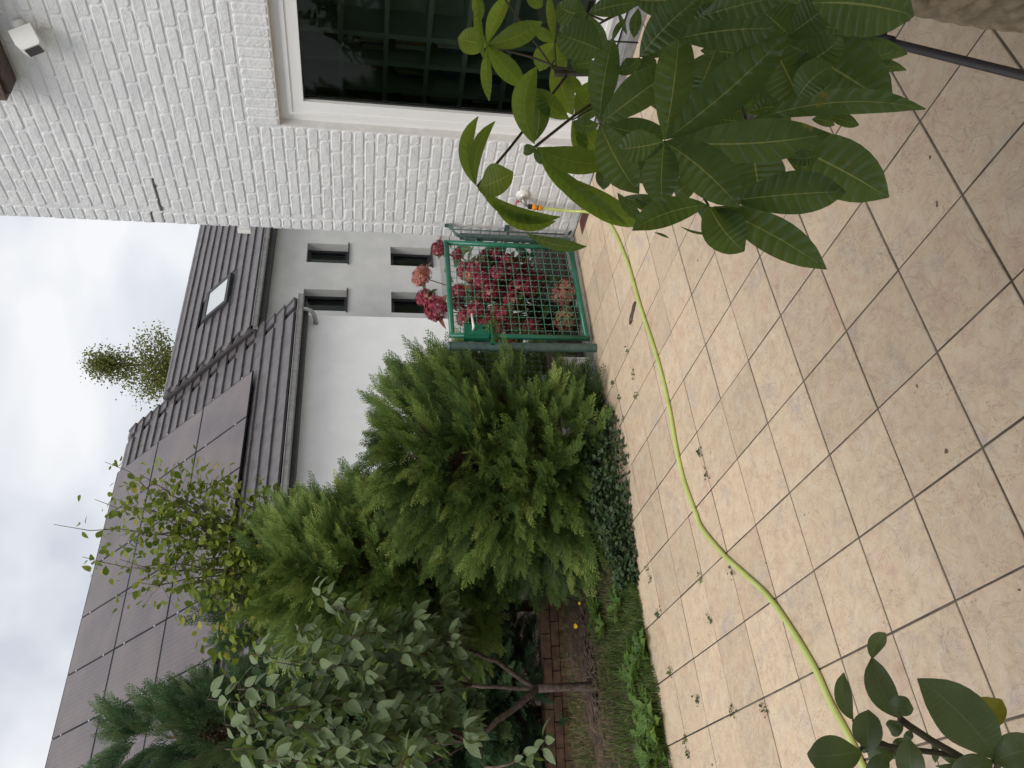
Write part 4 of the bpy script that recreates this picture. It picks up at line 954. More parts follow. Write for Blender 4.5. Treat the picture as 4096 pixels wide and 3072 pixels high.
def traced_leaf(row, mat, parent, seed, droop=0.0):
    """one big house-plant leaf: base, middle and tip of its midrib, and its width"""
    r_ = random.Random(seed)
    B, Mi, T = Vector(row[0:3]), Vector(row[3:6]), Vector(row[6:9])
    w = row[9] * 1.22
    Q = 2 * Mi - (B + T) / 2
    face = (Vector((r_.uniform(-.35, .35), -0.75 + r_.uniform(-.3, .3), 0.55 + r_.uniform(-.3, .35)))).normalized()
    view = (CAM - Mi).normalized()
    face = (view * 1.1 + face * 0.55).normalized()
    nv = 12
    V, UV = [], []
    wob = r_.uniform(0, 6.28); amp = r_.uniform(.01, .035)
    for i in range(nv + 1):
        t = i / nv
        c = B * (1 - t) ** 2 + Q * 2 * t * (1 - t) + T * t * t
        d = (Q - B) * (1 - t) + (T - Q) * t
        d = d.normalized() if d.length > 1e-6 else (T - B).normalized()
        side = d.cross(face).normalized()
        nrm = side.cross(d).normalized()
        ww = max(math.sin(math.pi * min(1.0, t ** 1.12)) ** 0.78, 0.015 if t < .5 else 0.0) * w / 2 if t < 1 else 0.0008
        if t > 0.86: ww = min(ww, w * 0.5 * (0.10 + 2.9 * (1 - t)))
        for s_ in (-1, -.66, -.33, 0, .33, .66, 1):
            lift = 0.16 * abs(s_) ** 1.3 * ww * 2 + amp * w * math.sin(wob + t * 9 + s_ * 1.5) * abs(s_)
            V.append(c + side * (s_ * ww) + nrm * lift)
            UV.append((0.5 + s_ / 2, t))
    F = [(i * 7 + k, i * 7 + k + 1, (i + 1) * 7 + k + 1, (i + 1) * 7 + k) for i in range(nv) for k in range(6)]
    me = np_mesh('leaf', np.array([tuple(q) for q in V]), np.array(F), mat, uv=np.array([UV[q] for f in F for q in f]), smooth=True)
    return place(bpy.data.objects.new('leaf', me), parent)

# ------------------------------------------------------------------ house plants
pot = thing('seagrass_basket', (1.60, 0.63, 0), 'tall woven seagrass basket at the right edge of the view', 'basket')
bk_ = MB(); nr = 13
prof = []
for i in range(nr * 4 + 1):
    prof.append((0.185 + 0.012 * abs(math.sin(math.pi * i / 4)) + 0.02 * math.sin(math.pi * i / (nr * 4)), 0.66 * i / (nr * 4)))
bk_.lathe(prof, (1.60, 0.63, 0.0), (0, 0, 1), 40)
bko = bk_.build('basket_wall', M['seagrass'], pot, smooth=True)
br = MB()
for i in range(30):
    a0 = 2 * math.pi * i / 30
    br.tube([(1.60 + 0.20 * math.cos(a0 - .16), 0.63 + 0.20 * math.sin(a0 - .16), 0.640), (1.60 + 0.222 * math.cos(a0), 0.63 + 0.222 * math.sin(a0), 0.655), (1.60 + 0.205 * math.cos(a0 + .18), 0.63 + 0.205 * math.sin(a0 + .18), 0.680)], [0.018, 0.026, 0.016], 7)
br.build('braided_rim', M['seagrass'], pot, smooth=True)

pa = thing('pachira_plant', (1.64, 0.62, 0.62), 'large money tree with hand-shaped glossy leaves on the right', 'house plant')
stm = MB()
for pts, r_ in PSTEMS:
    stm.tube(pts, r_ * 0.45 if r_ < .01 else 0.0065, 7)
tk = PSTEMS[2][0][-1]
stm.tube([tk, ((tk[0] + 1.62) / 2 + .02, (tk[1] + .62) / 2, (tk[2] + .62) / 2), (1.64, 0.62, 0.60)], [0.0065, 0.012, 0.02], 8)
stm.build('stem', M['stem_brown'], pa, smooth=True)
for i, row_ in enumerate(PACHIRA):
    traced_leaf(row_, M['pachira_backlit'] if (i < 19 or i in (20, 24, 25, 26, 27, 28, 29, 30, 31)) else M['pachira'], pa, 100 + i)

fi = thing('ficus_plant', (0.30, 0.45, 0.0), 'small house plant with pointed dark leaves and one yellow leaf near the hose', 'house plant')
fs = MB()
for pts, r_ in FSTEMS:
    fs.tube(pts, r_, 6)
last = FSTEMS[0][0][-1]
fs.tube([last, (last[0] + .04, last[1] - .04, last[2] - .25), (0.30, 0.45, 0.55), (0.30, 0.45, 0.22)], [.0035, .006, .009, .011], 7)
fs.build('stem', M['stem_brown'], fi, smooth=True)
MB().lathe([(0.085, 0.0), (0.115, 0.22), (0.122, 0.225), (0.122, 0.25), (0.105, 0.25), (0.10, 0.23)], (0.30, 0.45, 0.001), (0, 0, 1), 24).build('pot', M['white_plastic'], fi, smooth=True)
for i, row_ in enumerate(FICUS):
    lfo = traced_leaf(row_, M['ficus_yellow'] if i == 1 else M['ficus'], fi, 400 + i)
    if i == 1:
        lfo['label'] = 'yellowing leaf'

# slanting pole crossing the lower right
ts_ = thing('leaning_pole', (1.0, 0.62, 0), 'dark grey tubular pole slanting below the big house plant', 'pole')
A0, A1 = Vector((1.294, 0.754, 0.738)), Vector((1.095, 0.673, 0.606))
dd = (A1 - A0)
foot = A0 + dd * (A0.z / (A0.z - A1.z)) * 0.985
MB().tube([A0 - dd * 0.9, foot], 0.0085, 12).build('tube', M['pole'], ts_, smooth=True)
cl_ = MB().tube([A0 - dd * 0.20, A0 + dd * 0.03], 0.0125, 12)
cl_.tube([A0 - dd * .1 + Vector((0, -.02, 0)), A0 - dd * .1 + Vector((0, .02, 0))], 0.012, 10)
cl_.build('clamp', M['black_plastic'], ts_, smooth=True)
MB().tube([foot - dd * .05, foot + dd * 0.01], 0.0115, 10).build('foot_cap', M['black_plastic'], ts_, smooth=True)

# ------------------------------------------------------------------ wall fittings
def sensor(loc, rz, label, sc=1.0, tilt=0.0):
    t = thing('motion_sensor', loc, label, 'motion sensor')
    o = Vector(loc)
    rot = Matrix.Rotation(rz, 3, 'Z') @ Matrix.Rotation(tilt, 3, 'Y')
    def fn(x, y, z): return tuple(o + rot @ Vector((x * sc, y * sc, z * sc)))
    b1 = MB().lathe([(0.040, 0.0), (0.040, 0.012), (0.030, 0.03), (0.016, 0.042), (0.014, 0.06)], o, rot @ Vector((-1, 0, 0)), 18)
    b1.build('base', M['white_plastic'], t, smooth=False)
    hp = [(-0.045, -0.058), (-0.145, -0.058), (-0.160, -0.050), (-0.160, 0.034), (-0.125, 0.056), (-0.045, 0.056)]
    mb = MB()
    v = [fn(x, -0.048, z) for x, z in hp] + [fn(x, 0.048, z) for x, z in hp]
    n_ = len(hp)
    mb.add(v, [tuple(reversed(range(n_))), tuple(range(n_, 2 * n_))] + [(k, (k + 1) % n_, n_ + (k + 1) % n_, n_ + k) for k in range(n_)])
    mb.build('body', M['white_plastic'], t)
    ln = MB().box((-0.1635, -0.036, -0.044), (-0.158, 0.036, 0.030), fn=fn)
    ln.build('lens', M['lens'], t)
    return t
sensor((XW - 0.002, 3.12, 3.80), R(-32), 'white motion sensor with dark lens high on the white brick wall', 1.15, R(-28))
s2 = thing('outdoor_lamp', (XW + 0.03, 4.78, 2.70), 'small white lamp box fixed at the far corner of the brick wall', 'wall lamp')
MB().box((XW + 0.03, 4.775, 2.67), (XW + 0.07, 4.80, 2.74)).build('bracket', M['white_plastic'], s2)
MB().box((XW + 0.01, 4.80, 2.655), (XW + 0.08, 4.845, 2.755)).build('body', M['white_plastic'], s2)

tp = thing('garden_tap', (XW - 0.03, 4.25, 0.50), 'outdoor tap with red lever and orange hose connector on the white wall', 'tap')
MB().lathe([(0.052, 0.0), (0.052, 0.006), (0.040, 0.014), (0.018, 0.018), (0.016, 0.03)], (XW + 0.001, 4.25, 0.515), (-1, 0, 0), 24).build('rosette', M['white_plastic'], tp, smooth=True)
tb_ = MB().tube([(XW - 0.02, 4.25, 0.515), (XW - 0.055, 4.262, 0.512), (XW - 0.075, 4.285, 0.490), (XW - 0.077, 4.300, 0.462)], [0.013, 0.018, 0.014, 0.012], 12)
tb_.tube([(XW - 0.055, 4.262, 0.512), (XW - 0.056, 4.266, 0.552)], [0.012, 0.009], 10)
tb_.build('body', M['brass'], tp, smooth=True)
lv = MB().tube([(XW - 0.056, 4.266, 0.548), (XW - 0.060, 4.272, 0.560)], 0.012, 10)
lv.tube([(XW - 0.058, 4.270, 0.556), (XW - 0.066, 4.315, 0.575), (XW - 0.07, 4.365, 0.568)], [0.008, 0.006, 0.005], 6)
lv.build('lever', M['red'], tp, smooth=True)
cA, cB = Vector((XW - 0.077, 4.300, 0.465)), Vector((XW - 0.072, 4.316, 0.352))
dv = cB - cA
MB().tube([cA, cA + dv * .22], 0.021, 12).build('threaded_ring', M['black_plastic'], tp, smooth=False)
cn = MB().tube([cA + dv * .22, cA + dv * .26, cA + dv * .58, cA + dv * .62], [.020, .0245, .0245, .018], 12)
cn.tube([cA + dv * .70, cA + dv * .74, cA + dv * .96, cA + dv * 1.0], [.018, .022, .020, .016], 12)
cn.build('connector', M['orange'], tp, smooth=True)
MB().tube([cA + dv * .6, cA + dv * .72], 0.019, 12).build('seal_ring', M['black_plastic'], tp)

def spline(P, n=6):
    P = [Vector(p) for p in P]
    Q = [P[0] * 2 - P[1]] + P + [P[-1] * 2 - P[-2]]
    out = []
    for i in range(1, len(Q) - 2):
        a, b, c, d = Q[i - 1], Q[i], Q[i + 1], Q[i + 2]
        for k in range(n):
            t = k / n
            out.append(0.5 * (2 * b + (c - a) * t + (2 * a - 5 * b + 4 * c - d) * t * t + (3 * b - 3 * c + d - a) * t ** 3))
    out.append(P[-1])
    return out
hp_ = [cB, (4.527, 4.322, 0.25), (4.515, 4.318, 0.10), (4.44, 4.245, 0.02)] + HOSE
le = HOSE[-1]
hp_ += [(le[0] - 0.5, le[1] - 0.16, .0125), (le[0] - 0.95, le[1] - .5, .0125)]
hm = MB().tube(spline(hp_, 6), 0.0118, 14, mfun=lambda k: 1 if k in (5, 6) else 0)
tag(hm.build('garden_hose', [M['hose'], M['hose_stripe']], smooth=True), 'yellow-green garden hose with dark stripe lying across the patio', 'hose')

dr = thing('drain_grate', (4.46, 4.30, 0), 'small rusty drain grate set in the floor beside the wall', 'drain')
MB().box((4.40, 4.20, -0.003), (4.415, 4.46, 0.004)).box((4.535, 4.20, -0.003), (4.55, 4.46, 0.004)).box((4.415, 4.20, -0.003), (4.535, 4.212, 0.004)).box((4.415, 4.448, -0.003), (4.535, 4.46, 0.004)).build('frame', M['rust'], dr)
MB().box((4.41, 4.205, 0.0005), (4.54, 4.455, 0.0015)).build('pit', M['black_plastic'], dr)
for i in range(9):
    MB().box((4.415, 4.220 + i * 0.0255, 0.0016), (4.535, 4.232 + i * 0.0255, 0.005)).build('bar', M['rust'], dr)

# ------------------------------------------------------------------ gate, posts and wire fence
GY = 4.62
gt = thing('garden_gate', (3.93, GY, 0.05), 'green tubular metal gate with square wire mesh and white handle', 'gate')
GX0, GX1, GZ0, GZ1, GR = 3.462, 4.396, 0.062, 1.100, 0.021
MB().tube([(GX0, GY, GZ0 - GR), (GX0, GY, GZ1 + GR)], GR, 12).build('frame_tube', M['green_paint'], gt, smooth=True)
MB().tube([(GX1, GY, GZ0 - GR), (GX1, GY, GZ1 + GR)], GR, 12).build('frame_tube', M['green_paint'], gt, smooth=True)
MB().tube([(GX0 + .002, GY, GZ1), (GX1 - .002, GY, GZ1)], GR * 1.003, 12).build('frame_tube', M['green_paint'], gt, smooth=True)
MB().tube([(GX0 + .002, GY, GZ0), (GX1 - .002, GY, GZ0)], GR * 1.003, 12).build('frame_tube', M['green_paint'], gt, smooth=True)
for i in range(15):      # straight lying wires
    z = GZ0 + 0.055 + i * 0.0655
    MB().tube([(GX0, GY + 0.003, z), (GX1, GY + 0.003, z)], 0.0029, 5).build('wire', M['mesh_wire'], gt)
for i in range(14):      # crimped upright wires
    x = GX0 + 0.064 + i * 0.0625
    pts = [(x, GY + 0.003 + (0.0045 if k % 2 else -0.0045), GZ0 + (GZ1 - GZ0) * k / 62) for k in range(63)]
    MB().tube(pts, 0.0027, 4).build('wire', M['mesh_wire'], gt)
lk = MB().box((GX0 - 0.012, GY - 0.032, 0.82), (GX0 + 0.085, GY + 0.032, 1.01)).box((GX0 - 0.035, GY - 0.026, 0.825), (GX0 - 0.012, GY + 0.026, 1.015))
lko = lk.build('lock_case', M['green_paint'], gt)
MB().lathe([(0.009, 0), (0.009, 0.003)], (GX0 + 0.05, GY - 0.0325, 0.862), (0, -1, 0), 10).box((GX0 + 0.046, GY - 0.0356, 0.838), (GX0 + 0.054, GY - 0.0322, 0.86)).build('keyhole', M['black_plastic'], lko)
MB().tube([(GX0 + 0.03, GY - 0.032, 0.945), (GX0 + 0.03, GY - 0.075, 0.945)], 0.008, 8).tube([(GX0 + 0.028, GY - 0.072, 0.945), (GX0 + 0.07, GY - 0.075, 0.948), (GX0 + 0.15, GY - 0.072, 0.952)], [0.010, 0.009, 0.007], 8).build('handle', M['white_plastic'], lko, smooth=True)
MB().box((GX0 - 0.105, GY - 0.05, 0.800), (GX0 + 0.085, GY - 0.034, 0.814)).box((GX0 - 0.105, GY - 0.052, 0.79), (GX0 - 0.09, GY - 0.033, 0.824)).build('latch', M['green_paint'], gt)
for z in (0.86, 0.235):
    hg = MB().box((GX1 + 0.015, GY - 0.012, z), (GX1 + 0.055, GY + 0.012, z + 0.085)).tube([(GX1 + 0.04, GY - 0.015, z - 0.01), (GX1 + 0.04, GY - 0.015, z + 0.1)], 0.009, 8)
    hg.build('hinge', M['green_dull'], gt)

hp2 = thing('hinge_post', (4.47, GY, 0), 'flat green hinge post bracketed to the end of the white wall', 'post')
MB().box((4.452, GY - 0.02, 0.055), (4.492, GY + 0.02, 0.985)).build('upright', M['green_dull'], hp2)
def strap(pts, w, th, name):
    mb = MB()
    P_ = spline(pts, 5)
    v, f = [], []
    for i, p in enumerate(P_):
        d = (P_[min(i + 1, len(P_) - 1)] - P_[max(i - 1, 0)]).normalized()
        s_ = d.cross(Vector((0, 1, 0))).normalized()
        for a, b in ((-1, -1), (1, -1), (1, 1), (-1, 1)):
            v.append(p + Vector((0, 1, 0)) * (a * w / 2) + s_ * (b * th / 2))
    for i in range(len(P_) - 1):
        for k in range(4):
            f.append((i * 4 + k, i * 4 + (k + 1) % 4, (i + 1) * 4 + (k + 1) % 4, (i + 1) * 4 + k))
    f += [(3, 2, 1, 0), tuple((len(P_) - 1) * 4 + k for k in range(4))]
    mb.add(v, f)
    return mb.build(name, M['green_dull'], hp2, smooth=False)
strap([(4.586, GY, 1.105), (4.584, GY, 1.075), (4.560, GY, 1.045), (4.505, GY, 1.025), (4.478, GY, 0.99), (4.472, GY, 0.93)], 0.038, 0.006, 'bracket')
strap([(4.472, GY, 0.22), (4.478, GY, 0.13), (4.50, GY, 0.085), (4.555, GY, 0.062), (4.583, GY, 0.03)], 0.038, 0.006, 'bracket')
MB().box((4.492, GY - 0.008, 0.575), (4.590, GY + 0.008, 0.592)).box((4.585, GY - 0.035, 0.565), (4.591, GY + 0.03, 0.605)).build('bracket', M['green_dull'], hp2)
MB().tube([(4.535, GY - 0.015, 0.10), (4.532, GY - 0.015, 1.07)], 0.0055, 8).build('rod', M['green_dull'], hp2, smooth=True)

ps = thing('gate_post', (3.375, GY, 0), 'round grey-green post with wire tied to it beside the gate', 'post')
MB().tube([(3.372, GY, -0.05), (3.362, GY, 1.118)], 0.034, 16).build('tube', M['green_dull'], ps, smooth=False)
MB().lathe([(0.036, 0), (0.035, 0.012), (0.012, 0.022)], (3.362, GY, 1.118), (0, 0, 1), 16).build('cap', M['green_dull'], ps, smooth=True)
tw = MB()
for z in (0.25, 0.56, 0.86):
    tw.tube([(3.372 + 0.037 * math.cos(a), GY + 0.037 * math.sin(a), z + 0.02 * math.sin(a * 2)) for a in np.linspace(0, 6.2, 14)], 0.002, 4)
tw.build('tie_wire', M['wire'], ps)

fn_ = thing('wire_fence', (3.1, GY, 0), 'thin sagging wire mesh fence between the gate post and the hedge', 'fence')
def wob(x, z): return (x + 0.006 * math.sin(z * 31 + x * 9), GY + 0.012 * math.sin(x * 17 + z * 5), z + 0.007 * math.sin(x * 37 + z * 13))
for i in range(11):
    z = 0.045 + i * 0.102
    MB().tube([wob(x, z) for x in np.linspace(3.36, 3.0, 20)], 0.0016, 4).build('wire', M['wire'], fn_)
for i in range(6):
    x = 3.31 - i * 0.058
    MB().tube([wob(x, z) for z in np.linspace(0.02, 1.08, 40)], 0.0016, 4).build('wire', M['wire'], fn_)

pl_ = thing('raised_planter', (3.1, 5.2, 0), 'low white planter box with brown wooden edge behind the wire fence', 'planter')
MB().box((2.75, 4.84, -0.02), (3.44, 4.87, 0.30)).box((3.41, 4.872, -0.02), (3.44, 5.6, 0.30)).build('side_board', M['render_white'], pl_)
MB().box((2.74, 4.825, 0.302), (3.455, 4.885, 0.345)).build('edge', M['wood_brown'], pl_)
MB().box((2.78, 4.875, 0.0), (3.405, 5.58, 0.24)).build('soil', M['soil'], pl_)
# leaning white board end
MB().add([(3.02, 4.90, 0.24), (3.36, 4.92, 0.24), (3.30, 4.93, 0.46), (3.06, 4.91, 0.60), (3.02, 4.93, 0.24), (3.36, 4.95, 0.24), (3.30, 4.96, 0.46), (3.06, 4.94, 0.60)], [(0, 1, 2, 3), (7, 6, 5, 4), (0, 4, 5, 1), (1, 5, 6, 2), (2, 6, 7, 3), (3, 7, 4, 0)]).build('board', M['upvc'], pl_)

# ------------------------------------------------------------------ hydrangea behind the gate
hy = thing('hydrangea_bush', (4.25, 5.45, -0.02), 'hydrangea bush with crimson flower heads behind the green gate', 'bush')
MB().box((3.5, 4.98, -0.017), (5.5, 6.3, 0.03)).build('bed_soil', M['soil'], hy)
def head_mesh(mat, seed):
    r_ = np.random.default_rng(seed)
    n_ = 130
    k = np.arange(n_) + 0.5
    phi = np.arccos(1 - 2 * k / n_ * 0.86); th = math.pi * (1 + 5 ** .5) * k
    D = np.stack([np.cos(th) * np.sin(phi), np.sin(th) * np.sin(phi), np.cos(phi)], 1)
    D += r_.normal(0, .12, D.shape); D /= np.linalg.norm(D, axis=1, keepdims=True)
    tv, tf = [], []
    for q in range(4):
        a = q * math.pi / 2
        c, s_ = math.cos(a), math.sin(a)
        pts = [(0, 0, 0), (.55, -.42, .10), (.98, 0, .02), (.55, .42, .10)]
        b0 = len(tv)
        tv += [(z, x * c - y * s_, x * s_ + y * c) for x, y, z in pts]
        tf.append((b0, b0 + 1, b0 + 2, b0 + 3))
    tv, tf = np.array(tv), np.array(tf)
    Fm = frames(D + r_.normal(0, .25, D.shape), roll=r_.uniform(0, 6.28, n_))
    V, F, _ = scatter(tv, tf, D * (0.80 + r_.uniform(-.08, .14, (n_, 1))) * [1, 1, .85], Fm, r_.uniform(.17, .25, n_))
    sh = np.repeat(np.clip(r_.normal(.5, .28, n_), 0, 1), 4)
    return np_mesh('flower_head', V, F, mat, shade=np.clip(sh + r_.normal(0, .06, len(sh)), 0, 1))
hm_ = {0: [head_mesh(M['petal_red'], 5 + i) for i in range(4)], 1: [head_mesh(M['petal_pink'], 15), head_mesh(M['petal_pink'], 16)], 2: [head_mesh(M['petal_green'], 25)]}
tvl, tfl, tul = leaf_template(6, 'ovate', 0.14, 0.18, 0.0, 0.66)
hl = [np_mesh('leaf', tvl, tfl, M['hyd_leaf'], uv=tul, smooth=True), np_mesh('leaf', tvl * [1, .9, 1.5], tfl, M['hyd_leaf'], uv=tul, smooth=True), np_mesh('leaf', tvl * [1, .8, 1.2], tfl, M['hyd_leaf_red'], uv=tul, smooth=True)]
sm = MB()
def rotm(d, roll, sc, loc):
    d = Vector(d).normalized()
    q = Matrix(np.asarray(frames(np.array([tuple(d)]), roll=np.array([roll]))[0]).tolist()).to_4x4()
    return Matrix.Translation(loc) @ q @ Matrix.Scale(sc, 4)
base = Vector((4.25, 5.45, -0.02))
_rh = random.Random(3)
for i in range(22):
    HYD.append([_rh.uniform(3.75, 4.75), _rh.uniform(5.06, 5.2), _rh.uniform(0.3, 0.92), _rh.uniform(.05, .08), 1 if i % 3 == 0 else 0])
for i, (x, y, z, r_, t) in enumerate(HYD):
    inst('flower_head', random.choice(hm_[t]), Matrix.Translation((x, y, z)) @ Matrix.Rotation(random.uniform(-.5, .5), 4, 'Y') @ Matrix.Rotation(0.8 + random.uniform(-.3, .3), 4, 'X') @ Matrix.Rotation(random.uniform(0, 6), 4, 'Z') @ Matrix.Scale(r_ * 1.4, 4), hy)
    mid = Vector(((x * 1.6 + base.x) / 2.6, (y + base.y) / 2, z * 0.55))
    sm.tube([base + Vector((random.uniform(-.15, .15), random.uniform(-.1, .1), 0)), mid, (x, y + 0.02, z - 0.01)], [.008, .006, .004], 5)
    for k in range(3):
        a = random.uniform(0, 6.28)
        d = Vector((math.cos(a), math.sin(a) - .4, random.uniform(-.3, .35)))
        inst('leaf', hl[2] if (z > 0.95 and random.random() < .7) or random.random() < .08 else random.choice(hl[:2]), rotm(d, random.uniform(-.5, .5), random.uniform(.10, .16), Vector((x, y + 0.04, z - 0.03)) + d * 0.03), hy)
for i in range(215):
    x, y, z = random.uniform(3.45, 5.4), random.uniform(5.04, 6.0), random.uniform(0.05, 1.0)
    a = random.uniform(3.4, 6.0)
    d = Vector((math.cos(a), math.sin(a), random.uniform(-.5, .4)))
    inst('leaf', random.choice(hl[:2]), rotm(d, random.uniform(-.6, .6), random.uniform(.12, .20), (x, y, z)), hy)
for i in range(60):
    x, y, z = random.uniform(4.15, 5.3), random.uniform(5.0, 5.3), random.uniform(0.06, 0.62)
    a = random.uniform(3.6, 5.8)
    inst('leaf', random.choice(hl[:2]), rotm(Vector((math.cos(a), math.sin(a), random.uniform(-.4, .4))), random.uniform(-.6, .6), random.uniform(.13, .20), (x, y, z)), hy)
sm.build('stem', M['bark_red'], hy, smooth=True)

# ------------------------------------------------------------------ conifers
def spray_template(seed, n_tw=14, sub=4):
    r_ = random.Random(seed)
    tv, tf = [], []
    def tri(p, d, L, w, nz):
        p = Vector(p); d = Vector(d).normalized()
        s_ = Vector((-d.y, d.x, nz)).normalized() * w / 2
        k = len(tv)
        tv.extend([tuple(p - s_), tuple(p + s_), tuple(p + d * L)])
        tf.append((k, k + 1, k + 2))
    tri((0, 0, 0), (1, 0, 0.02), 1.0, 0.030, 0)
    for i in range(n_tw):
        t = 0.06 + 0.88 * i / (n_tw - 1)
        sd = 1 if i % 2 else -1
        a = sd * R(r_.uniform(24, 36))
        L = (0.38 * (1 - t) ** .8 + 0.05) * r_.uniform(.8, 1.2)
        d = Vector((math.cos(a), math.sin(a), r_.uniform(-.2, .2)))
        p = Vector((t, 0, -0.06 * t * t))
        tri(p, d, L, 0.030, r_.uniform(-.4, .4))
        for j in range(sub):
            tt = 0.25 + 0.6 * j / sub
            a2 = a + (1 if j % 2 else -1) * R(r_.uniform(20, 32))
            d2 = Vector((math.cos(a2), math.sin(a2), r_.uniform(-.25, .25)))
            tri(p + d * (L * tt), d2, L * 0.52 * (1.1 - tt * .6), 0.028, r_.uniform(-.5, .5))
    return np.array(tv), np.array(tf)
SPR = [spray_template(s_) for s_ in range(4)]

def conifer(name, label, base, axes, z0, z1, n_sp, prof, L=(0.14, 0.26), mat='conifer', lean=(0, 0), up=0.55, seed=1, sh=(0.45, 0.25), group=None):
    r_ = np.random.default_rng(seed)
    t = thing(name, base, label, 'conifer', group)
    b = np.array(base, float)
    K = 7                                   # sprays per plume
    n_pl = n_sp // K
    h = r_.uniform(0, 1, n_pl * 3)
    pr = np.interp(h, *zip(*prof))
    keep = r_.uniform(0, 1, len(h)) < pr / pr.max() * 0.9 + 0.1
    h, pr = h[keep][:n_pl], pr[keep][:n_pl]
    n_pl = len(h)
    toward = math.atan2(-b[1], -b[0])
    ph = toward + np.where(r_.uniform(0, 1, n_pl) < .72, r_.normal(0, 1.05, n_pl), r_.uniform(-math.pi, math.pi, n_pl))
    lump = 1 + 0.12 * np.sin(ph * 5 + h * 9 + seed) + 0.08 * np.sin(ph * 9 - h * 14 + 2 * seed)
    rad = pr * lump * (0.50 + 0.44 * r_.uniform(0, 1, n_pl) ** 0.4)
    D = np.stack([np.cos(ph), np.sin(ph)], 1)
    P0 = np.stack([b[0] + D[:, 0] * axes[0] * rad + lean[0] * h, b[1] + D[:, 1] * axes[1] * rad + lean[1] * h, z0 + (z1 - z0) * h + r_.normal(0, .03, n_pl)], 1)
    dz = up * (0.25 + 1.5 * h ** 2) - 0.30 * (h < 0.3) + r_.normal(0, .16, n_pl)
    # plumes spread sideways as much as outwards, like a flat-sprayed hedge conifer
    tang = np.stack([-np.sin(ph), np.cos(ph)], 1) * np.sign(np.sin(ph - toward) + r_.normal(0, .55, n_pl))[:, None]
    d0 = np.concatenate([D * .75 + tang * .55, dz[:, None]], 1)
    d0 /= np.linalg.norm(d0, axis=1, keepdims=True)
    Lp = r_.uniform(*L, n_pl) * 1.25
    tt = (np.arange(K) / K)[None, :]
    P = (P0[:, None, :] + d0[:, None, :] * (Lp[:, None] * tt * .95)[..., None] + r_.normal(0, .012, (n_pl, K, 3))).reshape(-1, 3)
    dirs = (d0[:, None, :] + r_.normal(0, .21, (n_pl, K, 3)) * np.where(np.arange(K) == K - 1, .3, 1.0)[None, :, None]).reshape(-1, 3)
    S = (Lp[:, None] * (0.72 - .22 * tt) * r_.uniform(.8, 1.15, (n_pl, K))).ravel()
    n_ = len(P)
    vw = P - np.array([0, 0, 1.7])
    Fm = frames(dirs, up=-vw + r_.normal(0, 2.0, P.shape) + [0, 0, 2.0])
    off = 0
    grp = r_.integers(0, len(SPR), n_)
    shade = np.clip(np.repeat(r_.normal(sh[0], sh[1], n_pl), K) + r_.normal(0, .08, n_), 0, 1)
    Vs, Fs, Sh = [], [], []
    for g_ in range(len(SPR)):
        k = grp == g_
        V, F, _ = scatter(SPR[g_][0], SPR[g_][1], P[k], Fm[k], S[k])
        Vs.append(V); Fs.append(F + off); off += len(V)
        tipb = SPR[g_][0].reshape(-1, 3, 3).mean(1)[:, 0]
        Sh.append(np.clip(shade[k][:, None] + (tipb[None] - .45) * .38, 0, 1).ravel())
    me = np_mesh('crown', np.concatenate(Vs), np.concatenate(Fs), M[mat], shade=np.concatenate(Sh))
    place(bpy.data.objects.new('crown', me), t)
    n2 = n_sp // 3
    h2 = r_.uniform(0.02, .78, n2); p2 = np.interp(h2, *zip(*prof)) * r_.uniform(.10, .46, n2); a2 = r_.uniform(-math.pi, math.pi, n2)
    D2 = np.stack([np.cos(a2), np.sin(a2)], 1)
    P2 = np.stack([b[0] + D2[:, 0] * axes[0] * p2 + lean[0] * h2, b[1] + D2[:, 1] * axes[1] * p2 + lean[1] * h2, z0 + (z1 - z0) * h2], 1)
    V, F, _ = scatter(SPR[0][0] * [1, 1, 2.5], SPR[0][1], P2, frames(np.concatenate([D2, r_.normal(.2, .5, (n2, 1))], 1), roll=r_.uniform(0, 6.28, n2)), r_.uniform(.22, .38, n2))
    place(bpy.data.objects.new('dead_twigs', np_mesh('dead_twigs', V, F, M['bark_red'])), t)
    tr = MB().tube([(b[0], b[1], -0.05), (b[0] + lean[0] * .5, b[1] + lean[1] * .5, z0 + (z1 - z0) * .5), (b[0] + lean[0] * .9, b[1] + lean[1] * .9, z0 + (z1 - z0) * .9)], [.06, .04, .012], 8)
    for i in range(26):
        hh = random.uniform(.08, .9); a = random.uniform(0, 6.28)
        rr = float(np.interp(hh, *zip(*prof))) * 0.8
        p0 = Vector((b[0] + lean[0] * hh, b[1] + lean[1] * hh, z0 + (z1 - z0) * hh - .05))
        tr.tube([p0, p0 + Vector((math.cos(a) * axes[0] * rr * .5, math.sin(a) * axes[1] * rr * .5, .06)), p0 + Vector((math.cos(a) * axes[0] * rr, math.sin(a) * axes[1] * rr, .2))], [.014, .009, .004], 5)
    tr.build('trunk', M['bark_red'], t, smooth=True)
    return t
FULL = [(0, .80), (.15, .97), (.5, 1.0), (.75, .85), (.9, .55), (1, .22)]
CONE = [(0, .9), (.2, 1.0), (.5, .78), (.8, .42), (1, .08)]
conifer('conifer_shrub', 'broad bright green conifer bush overhanging the post of the green gate', (2.74, 5.40, 0), (0.80, 0.70), 0.08, 1.55, 6000, FULL, (0.17, 0.30), up=.62, seed=3, sh=(.47, .27), lean=(0.14, 0.0), group='conifers along the garden edge')
conifer('conifer_shrub', 'yellow-green feathery conifer rising left of the broad bush near the gate', (2.22, 6.20, 0), (0.56, 0.58), 0.78, 2.42, 5000, FULL, (0.18, 0.32), seed=8, sh=(.66, .22), up=.35, group='conifers along the garden edge')
